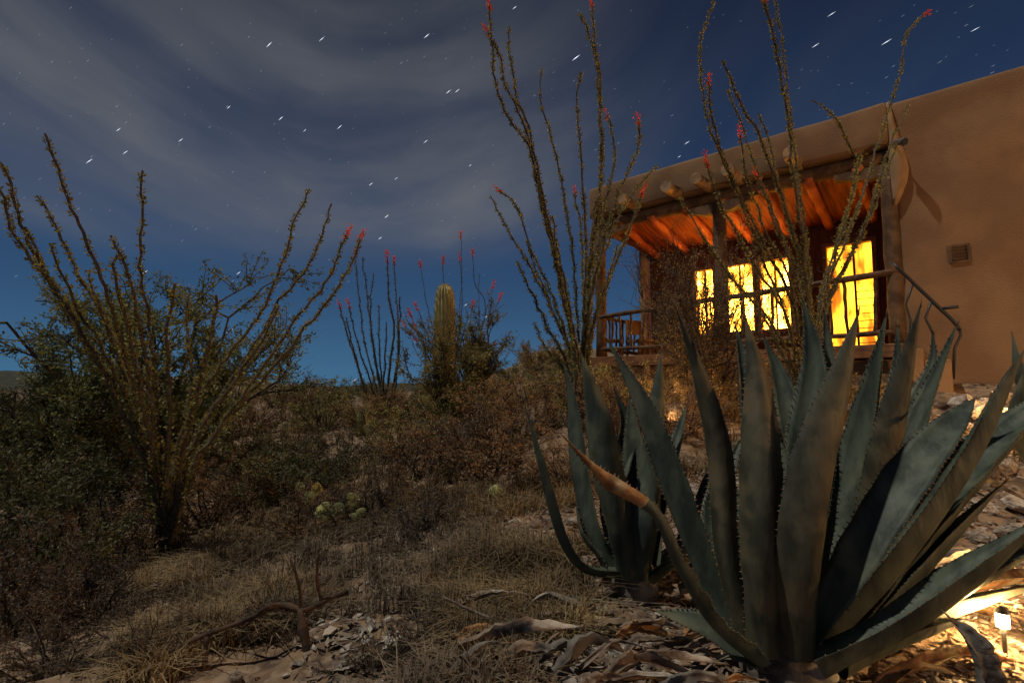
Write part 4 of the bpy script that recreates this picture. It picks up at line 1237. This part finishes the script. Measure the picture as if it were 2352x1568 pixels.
# ============================================================ dead wood
def stick(name, label, pts, r0, r1, m='deadwood', cat='branch', group=None, extra=(), sides=8, knob=.12):
    cl = spline(pts, max(10, len(pts) * 5)); q = random.Random(len(label))
    b = cl[0].copy(); n = len(cl)
    mb = MB(); mb.tube([p - b for p in cl], [(r0 + (r1 - r0) * i / (n - 1)) * (1 + q.uniform(-knob, knob)) for i in range(n)], sides)
    for ps, a, c in extra:
        cc = spline(ps, 12); k = len(cc)
        mb.tube([p - b for p in cc], [(a + (c - a) * i / (k - 1)) * (1 + q.uniform(-knob, knob)) for i in range(k)], sides)
    o = mb.build(name, m, smooth=True); o.location = b
    return tag(o, label, cat, group)


stick('dead_branch', 'gnarled dark dead branch forked over a stump in the dry grass',
      [P(230, 1590, 2.1), P(420, 1480, 2.2), P(560, 1425, 2.25), P(640, 1390, 2.3), P(700, 1400, 2.3), P(760, 1372, 2.35), P(798, 1358, 2.4)], .007, .016, knob=.3,
      extra=[([P(700, 1620, 2.2), P(705, 1500, 2.25), P(695, 1440, 2.28), P(690, 1395, 2.3)], .034, .017),
             ([P(690, 1400, 2.3), P(688, 1350, 2.3), P(670, 1285, 2.3)], .010, .004), ([P(740, 1385, 2.33), P(728, 1330, 2.33), P(732, 1270, 2.33)], .008, .004),
             ([P(475, 1460, 2.22), P(470, 1520, 2.2), P(455, 1580, 2.2)], .012, .008), ([P(640, 1392, 2.3), P(610, 1395, 2.25), P(560, 1440, 2.3)], .012, .006)])
stick('fallen_stick', 'pale thin fallen stick curving along the litter left of the agaves', [P(1018, 1370, 2.2), P(1080, 1400, 2.2), P(1160, 1432, 2.2), P(1240, 1452, 2.15), P(1340, 1440, 2.1)], .004, .011, 'pale_stick', 'stick')
stick('fallen_stick', 'slim forked grey stick leaning on the litter under the curved leaf', [P(1245, 1600, 1.85), P(1248, 1500, 1.9), P(1262, 1470, 1.95), P(1300, 1440, 2.0)], .006, .004, 'pale_stick', 'stick')
stick('bare_stalk', 'dry reddish stalk bending up from the brush near the crest', [P(1098, 1010, 7), P(1105, 940, 7), P(1135, 895, 7), P(1180, 878, 7)], .016, .006, 'deadwood', 'stalk')
stick('fallen_stick', 'thin straw coloured twig rising beside the shaded stones', [P(1285, 1275, 3.2), P(1255, 1220, 3.25), P(1235, 1170, 3.3)], .006, .003, 'pale_stick', 'stick')

SQ = random.Random(61)
for i in range(26):
    x0, y0 = SQ.uniform(1000, 1720), SQ.uniform(1330, 1580); a_ = SQ.uniform(-1.0, 1.0); l_ = SQ.uniform(60, 260)
    Y = 1.68 + (1590 - y0) / 260 * 1.0
    pp = []
    for t in (0, .35, .7, 1):
        p = P(x0 + l_ * t * math.cos(a_), y0 - l_ * t * math.sin(a_) * .5, Y + .1 * t); p.z = gz(p.x, p.y) + .012 + .05 * math.sin(t * 3) * SQ.random() + (.02 if t == 1 else 0)
        pp.append(p + Vector((SQ.uniform(-.01, .01), SQ.uniform(-.02, .02), 0)))
    st = stick('dry_twig', 'x', pp, SQ.uniform(.0022, .005), .0012, SQ.choice(['pale_stick', 'deadwood', 'pale_stick']), 'twig', 'dry twigs on the litter', sides=5)
    st['label'] = where_label('thin dry twig lying on litter', x0, y0)

# ============================================================ dead agave leaves lying at the foot
DR = random.Random(17)
dead = [(1060, 1500, 1330, 1440, 1.95, 62), (1130, 1545, 1320, 1525, 1.85, 70), (1230, 1420, 1400, 1385, 2.35, 45), (1340, 1470, 1500, 1440, 2.1, 60), (1280, 1560, 1440, 1500, 1.8, 66),
        (1400, 1560, 1620, 1520, 1.72, 70), (1040, 1360, 1260, 1375, 2.4, 26), (1160, 1470, 1420, 1420, 2.15, 40), (1480, 1470, 1640, 1500, 1.95, 54), (1420, 1400, 1400, 1500, 2.2, 40),
        (1500, 1590, 1700, 1570, 1.65, 60), (1840, 1560, 1905, 1490, 1.62, 40), (1330, 1390, 1180, 1440, 2.3, 30), (2000, 1600, 2200, 1545, 1.75, 60), (2090, 1545, 2340, 1520, 1.95, 60),
        (2050, 1480, 2330, 1450, 2.3, 60), (1560, 1040, 1640, 1150, 3.1, 60), (1650, 1160, 1720, 1290, 3.0, 60), (1100, 1580, 1250, 1560, 1.75, 50), (1560, 1290, 1620, 1380, 2.6, 44),
        (2150, 1190, 2420, 1160, 3.0, 70), (2120, 1300, 2330, 1260, 2.8, 60), (1050, 1440, 1180, 1480, 2.1, 30)]
for _ in range(24):
    x0, y0 = DR.uniform(1040, 1760), DR.uniform(1400, 1590); a_ = DR.gauss(0, .5); l_ = DR.uniform(120, 320)
    dead.append((x0, y0, x0 + l_ * math.cos(a_), y0 - l_ * .45 * math.sin(a_), 1.65 + (1590 - y0) / 190 * .6, DR.uniform(10, 34)))
for i, (x0, y0, x1, y1, Y, wpx) in enumerate(dead):
    wpx = min(wpx, 18 + wpx * .22)
    a = P(x0, y0, Y); b = P(x1, y1, Y * 1.02)
    ga, gb = gz(a.x, a.y), gz(b.x, b.y)
    # rest both ends on the ground, keep the middle arched
    a.z = max(ga + .015, min(a.z, ga + .06)); b.z = max(gb + .02, min(b.z, gb + .12))
    mid = (a + b) / 2; mid.z = max(mid.z, gz(mid.x, mid.y)) + DR.uniform(.02, .06); mid += Vector((DR.uniform(-.03, .03), DR.uniform(-.03, .03), 0))
    q1 = a.lerp(mid, .5) + Vector((0, 0, DR.uniform(0, .02)))
    rt = tag(agave_leaf([a, q1, mid, b], wpx / 1176 * Y * .9, (DR.uniform(-1, 1), DR.uniform(-1, 1), 0), inner=(DR.uniform(-.5, .5), DR.uniform(-.8, .2), 1), m=DR.choice(['dead_leaf', 'agave_grey', 'dead_leaf', 'agave_grey', 'dead_leaf', 'agave_dry']), teeth=False,
                gut=DR.uniform(.3, 1.0), thick=.07, twist=DR.uniform(-1.8, 1.8), wavy=.3, n=18, name='dead_leaf', seed=i, origin=a,
                wprof=([0, .2, .6, .85, 1], [.75, 1, .85, .45, .06])), where_label('withered curled agave leaf', (x0 + x1) / 2, (y0 + y1) / 2), 'dead leaf', 'dead agave leaves on the ground')
    rt.location = a

# ============================================================ rocks
def rock_mesh(seed, m='rock'):
    q = random.Random(seed)
    bm = bmesh.new()
    for _ in range(15):
        v = Vector((q.gauss(0, 1), q.gauss(0, 1), q.gauss(0, 1))).normalized()
        v = Vector((v.x * q.uniform(.8, 1.0), v.y * .75, v.z * .55)) * .5
        bm.verts.new(v)
    r = bmesh.ops.convex_hull(bm, input=bm.verts)
    bmesh.ops.delete(bm, geom=[e for e in r['geom_interior'] if isinstance(e, bmesh.types.BMVert)], context='VERTS')
    bmesh.ops.bevel(bm, geom=list(bm.edges), offset=.012, segments=1, profile=.6, affect='EDGES')
    for v in bm.verts:
        v.co *= 1 + .05 * math.sin(v.co.x * 21 + seed) * math.cos(v.co.y * 17 + v.co.z * 13)
    me = bpy.data.meshes.new('rock'); bm.to_mesh(me); bm.free()
    me.materials.append(MATS[m])
    return me


RM = [rock_mesh(100 + i) for i in range(9)] + [rock_mesh(200 + i, 'rock_brown') for i in range(5)]
RQ = random.Random(23)


def rock(px, py, Y, size, label, group, kind=None, sink=.25, snap=True):
    p = P(px, py, Y); me = RQ.choice(RM[:9] if kind != 'brown' else RM[9:])
    o = bpy.data.objects.new('rock', me); C.objects.link(o)
    s = size / 1176 * Y * (1.7 if 'wall' in group else 1.3 if 'bank' in group or 'between' in group else 1.0)
    z = gz(p.x, p.y) + s * .55 * (.5 - sink)
    o.location = (p.x, p.y, z)
    o.scale = (s * RQ.uniform(.85, 1.15), s * RQ.uniform(.85, 1.2), s * RQ.uniform(.7, 1.1))
    o.rotation_euler = (RQ.uniform(-.3, .3), RQ.uniform(-.3, .3), RQ.uniform(0, 6.28))
    return tag(o, where_label(label, px, py), 'rock', group)


for (x, y, Y, s) in [(2215, 865, 6.2, 60), (2262, 880, 6.1, 50), (2240, 890, 5.9, 46), (2310, 905, 5.6, 60), (2200, 905, 5.7, 40), (2290, 870, 6.3, 40)]:
    rock(x, y, Y, s, 'pale angular boulder', 'boulders by the house wall')
for (x, y, Y, s) in [(2190, 960, 5.0, 55), (2250, 950, 5.0, 60), (2200, 1000, 4.6, 50), (2300, 985, 4.7, 60), (2150, 1010, 4.5, 44), (2330, 1050, 4.1, 70), (2250, 1060, 4.1, 60), (2160, 1070, 4.2, 46), (2330, 1140, 3.6, 80), (2250, 1160, 3.5, 60), (2170, 1220, 3.2, 50), (2300, 1240, 3.1, 70),
                     (2230, 1290, 2.9, 60), (2120, 1290, 2.9, 50)]:
    rock(x, y, Y, s, 'warm lit stone', 'stones on the right bank')
for (x, y, Y, s) in [(1600, 1080, 4.0, 75), (1590, 1130, 3.8, 60), (1690, 1160, 3.6, 60), (1560, 1180, 3.4, 50), (1690, 1220, 3.3, 55), (1540, 1230, 3.2, 50), (1640, 1030, 4.5, 50), (1700, 1080, 4.1, 50)]:
    rock(x, y, Y, s, 'pinkish stone', 'stones between the agaves')
for (x, y, Y, s) in [(1075, 1190, 4.1, 26), (1140, 1200, 4.0, 34), (1010, 1215, 3.8, 24), (1165, 1225, 3.6, 34), (1230, 1215, 3.7, 46), (1290, 1250, 3.3, 44), (1250, 1295, 3.0, 40), (1200, 1260, 3.3, 30), (1120, 1270, 3.2, 30), (1320, 1200, 3.7, 50), (1265, 1150, 4.2, 44)]:
    rock(x, y, Y, s, 'grey brown stone', 'stones on the open slope', kind=RQ.choice(['brown', None]))
for (x, y, Y, s) in [(440, 1400, 2.9, 44), (520, 1392, 2.9, 40), (600, 1382, 2.95, 52), (640, 1400, 2.8, 40), (480, 1440, 2.7, 40), (560, 1345, 3.2, 36), (770, 1330, 3.1, 40), (860, 1330, 3.1, 30), (400, 1372, 3.1, 36), (545, 1535, 2.1, 44)]:
    rock(x, y, Y, s, 'dusty half hidden stone', 'stones in the dry grass')
for (x, y, Y, s) in [(975, 1555, 1.9, 42), (1230, 1362, 2.5, 36), (1150, 1405, 2.35, 22), (1200, 1520, 1.9, 60), (1235, 1500, 1.95, 50), (1110, 1470, 2.1, 22), (1130, 1528, 1.9, 34), (1170, 1555, 1.85, 38), (1060, 1530, 1.95, 26), (1395, 1570, 1.75, 50), (1290, 1475, 2.0, 34), (1520, 1480, 1.9, 34), (1420, 1450, 2.0, 30),
                     (1560, 1550, 1.75, 60), (1660, 1570, 1.7, 40), (1970, 1570, 1.7, 60), (2060, 1550, 1.75, 46), (2140, 1570, 1.7, 50), (2330, 1560, 1.8, 70), (2110, 1505, 1.9, 40), (2330, 1460, 2.1, 60), (2290, 1400, 2.3, 60), (2200, 1530, 1.8, 40)]:
    rock(x, y, Y, s, 'pale stone among dead leaves', 'stones among the dead leaves')


def scatter_gravel():
    mb = MB(); q = random.Random(31)
    base = []
    for k in range(6):
        me = RM[k * 2]; base.append(([v.co.copy() for v in me.vertices], None))
    # light hulls for gravel
    hulls = []
    for k in range(8):
        bm = bmesh.new()
        for _ in range(9):
            v = Vector((q.gauss(0, 1), q.gauss(0, 1), q.gauss(0, 1))).normalized(); bm.verts.new((v.x * .5, v.y * .4, v.z * .28))
        r = bmesh.ops.convex_hull(bm, input=bm.verts)
        bmesh.ops.delete(bm, geom=[e for e in r['geom_interior'] if isinstance(e, bmesh.types.BMVert)], context='VERTS')
        bm.verts.index_update()
        hulls.append(([v.co.copy() for v in bm.verts], [tuple(v.index for v in f.verts) for f in bm.faces])); bm.free()
    pts = []
    for _ in range(5200):
        Y = 1.5 + (q.random() ** 1.5) * 7
        px = q.uniform(-150, 2500)
        x = (px - 1176) / 1176 * Y
        dens = .25 + .75 * min(1, max(0, (px - 500) / 700))
        if q.random() > dens: continue
        pts.append((x, Y))
    A = np.array(pts); Z = ground(A[:, 0], A[:, 1])
    for (x, y), z in zip(pts, Z):
        vs, fs = q.choice(hulls); s = q.uniform(.012, .05) * (1 if q.random() < .85 else 1.8)
        M = Matrix.Rotation(q.uniform(0, 6.28), 3, 'Z') @ Matrix.Rotation(q.uniform(-.5, .5), 3, 'X')
        mb.add([(M @ v) * s + Vector((x, y, z + s * .08)) for v in vs], fs, 0 if q.random() < .5 else 1)
    o = mb.build('gravel', ['rock', 'rock_brown'])
    tag(o, 'loose gravel strewn over the slope', 'gravel', kind='stuff')


scatter_gravel()

# ============================================================ dry grass and litter
def grass(name, label, n, area, hmin, hmax, m, seed, lean=.5, wid=.0035):
    q = np.random.default_rng(seed)
    px0, px1, Y0, Y1 = area
    # tufts
    nt_ = n // 22
    Yt = Y0 + (Y1 - Y0) * q.random(nt_) ** 1.3; pxt = q.uniform(px0, px1, nt_)
    xt = (pxt - 1176) / 1176 * Yt
    keep = vnoise(xt * 1.4, Yt * 1.4, seed) > -.12
    xt, Yt = xt[keep], Yt[keep]
    if len(xt) == 0: return
    X = np.repeat(xt, 22); Y = np.repeat(Yt, 22)
    k = len(X)
    X = X + q.normal(0, .035, k); Y = Y + q.normal(0, .035, k)
    Z = ground(X, Y)
    h = q.uniform(hmin, hmax, k); a = q.uniform(0, 6.28, k); l = np.abs(q.normal(0, lean, k))
    dx, dy = np.cos(a) * l * h, np.sin(a) * l * h
    b = np.stack([X, Y, Z - .01], 1)
    m1 = b + np.stack([dx * .35, dy * .35, h * .6], 1)
    t = b + np.stack([dx * 1.1, dy * 1.1, h * (1 - .35 * np.minimum(l, 1.2))], 1)
    s = np.stack([-np.sin(a), np.cos(a), np.zeros(k)], 1) * wid
    mb = MB()
    mb.quads(np.stack([b - s, b + s, m1 + s * .7, m1 - s * .7], 1))
    mb.quads(np.stack([m1 - s * .7, m1 + s * .7, t + s * .1, t - s * .1], 1))
    o = mb.build(name, m)
    tag(o, label, 'grass', kind='stuff')


grass('dry_grass', 'straw coloured dry grass covering the near slope', 36000, (330, 1350, 2.1, 4.6), .06, .19, 'straw', 41, .9)
grass('dry_grass', 'greyish dry grass along the bottom and left of the slope', 34000, (-100, 1200, 1.55, 4.4), .05, .16, 'straw_grey', 42, .9)
grass('dry_grass', 'sparse tawny grass higher up towards the crest and the house', 42000, (-200, 2400, 4.4, 12), .10, .26, 'straw', 43, .7, wid=.006)


def litter():
    q = np.random.default_rng(77); n = 9000
    px = q.uniform(700, 2450, n); Y = 1.5 + 3.2 * q.random(n) ** 1.4
    X = (px - 1176) / 1176 * Y; Z = ground(X, Y) + .008
    mb = MB()
    c = np.stack([X, Y, Z], 1)
    d = unit(q.normal(size=(n, 3)) * np.array([1, 1, .22])); s = unit(np.cross(d, np.array([0, 0, 1.]) + q.normal(0, .4, (n, 3))))
    ln = q.uniform(.008, .045, n)[:, None]; wd = ln * q.uniform(.15, .6, (n, 1))
    mb.quads(np.stack([c - d * ln, c + s * wd, c + d * ln + np.array([0, 0, .006]), c - s * wd], 1))
    o = mb.build('leaf_litter', 'dead_leaf'); tag(o, 'dry leaf litter scattered on the soil', 'litter', kind='stuff')


litter()

# ============================================================ path lights
def path_light(label, px, py, Y, energy, h=None):
    top = P(px, py, Y); zg = gz(top.x, top.y)
    root = thing('path_light', label, 'garden lamp', (top.x, top.y, zg), 0, 'path lights')
    H = max(.14, top.z - zg)
    mb = MB(); mb.tube([(0, 0, -.05), (0, 0, H - .03)], .008, 8); mb.build('stake', 'iron', root)
    mb = MB(); mb.tube([(0, 0, H - .03), (0, 0, H + .02)], [.020, .020], 14); gl = mb.build('bulb', emit('bulb_glow_%d' % len(MATS), (1, .62, .26), energy).name, root)
    mb = MB(); mb.tube([(0, 0, H + .021), (0, 0, H + .028), (0, 0, H + .045)], [.026, .022, .006], 14); mb.build('lamp_cap', 'lamp_metal', root)
    return root


path_light('bright garden lamp on a stake in the lower right corner', 2308, 1488, 2.05, 800)
path_light('smaller garden lamp behind the lowest agave leaves', 2272, 1430, 2.6, 700)
path_light('garden lamp at the right edge lighting the boulders by the wall', 2362, 912, 5.4, 1500)


def lantern(label, x, y, h, strength):
    z0 = gz(x, y)
    root = thing('assumed_lantern', label, 'lantern', (x, y, z0))
    mb = MB(); mb.tube([(0, 0, -.1), (0, 0, .05), (0, 0, h)], [.05, .035, .03], 10); mb.build('post', 'iron', root, smooth=True)
    mb = MB(); n = 10; pts = [(0, 0, h + .005 + .19 * i / n) for i in range(n + 1)]
    mb.tube(pts, [max(.012, .10 * math.sin(math.pi * (i + .6) / (n + 1.2))) for i in range(n + 1)], 18)
    mb.build('globe', emit('globe_glow', (1, .56, .22), strength).name, root, smooth=True)
    mb = MB(); mb.tube([(0, 0, h + .20), (0, 0, h + .225), (0, 0, h + .27)], [.12, .09, .015], 16); mb.build('lantern_cap', 'iron', root)


lantern('assumed tall iron garden lantern, unseen right of the agaves, giving warm side light', 8.6, -0.9, 2.2, 3300)  # assumed source out of view, added for warm side light on plants and parapet


def deck_chair(label, t, off, rz):
    p = HP(t, -(-off), DZ)
    root = thing('deck_chair', label, 'chair', p, HROT + rz, 'chairs on the porch deck')
    mb = MB(); mb.box(-.24, .24, -.24, .24, .40, .45); mb.build('seat', 'straw', root)
    for sx in (-.21, .21):
        for sy in (-.21, .21):
            mb = MB(); mb.box(sx - .022, sx + .022, sy - .022, sy + .022, 0, .40 if sy > 0 else .95); mb.build('leg', 'straw', root)
    mb = MB(); mb.box(-.188, .188, -.225, -.195, .60, .95); mb.build('backrest', 'straw', root)


deck_chair('tan wooden chair by the corner post at the far end of the porch', facade(1412, 745, .9)[0], .75, 2.2)
deck_chair('tan wooden chair nearer the windows at the far end of the porch', facade(1455, 750, .9)[0], 1.2, 1.2)


path_light('assumed garden lamp hidden behind the slimmer agave, added to light the brush', 1514, 925, 6.0, 900)  # assumed lamp, added to warm the thicket and hillside
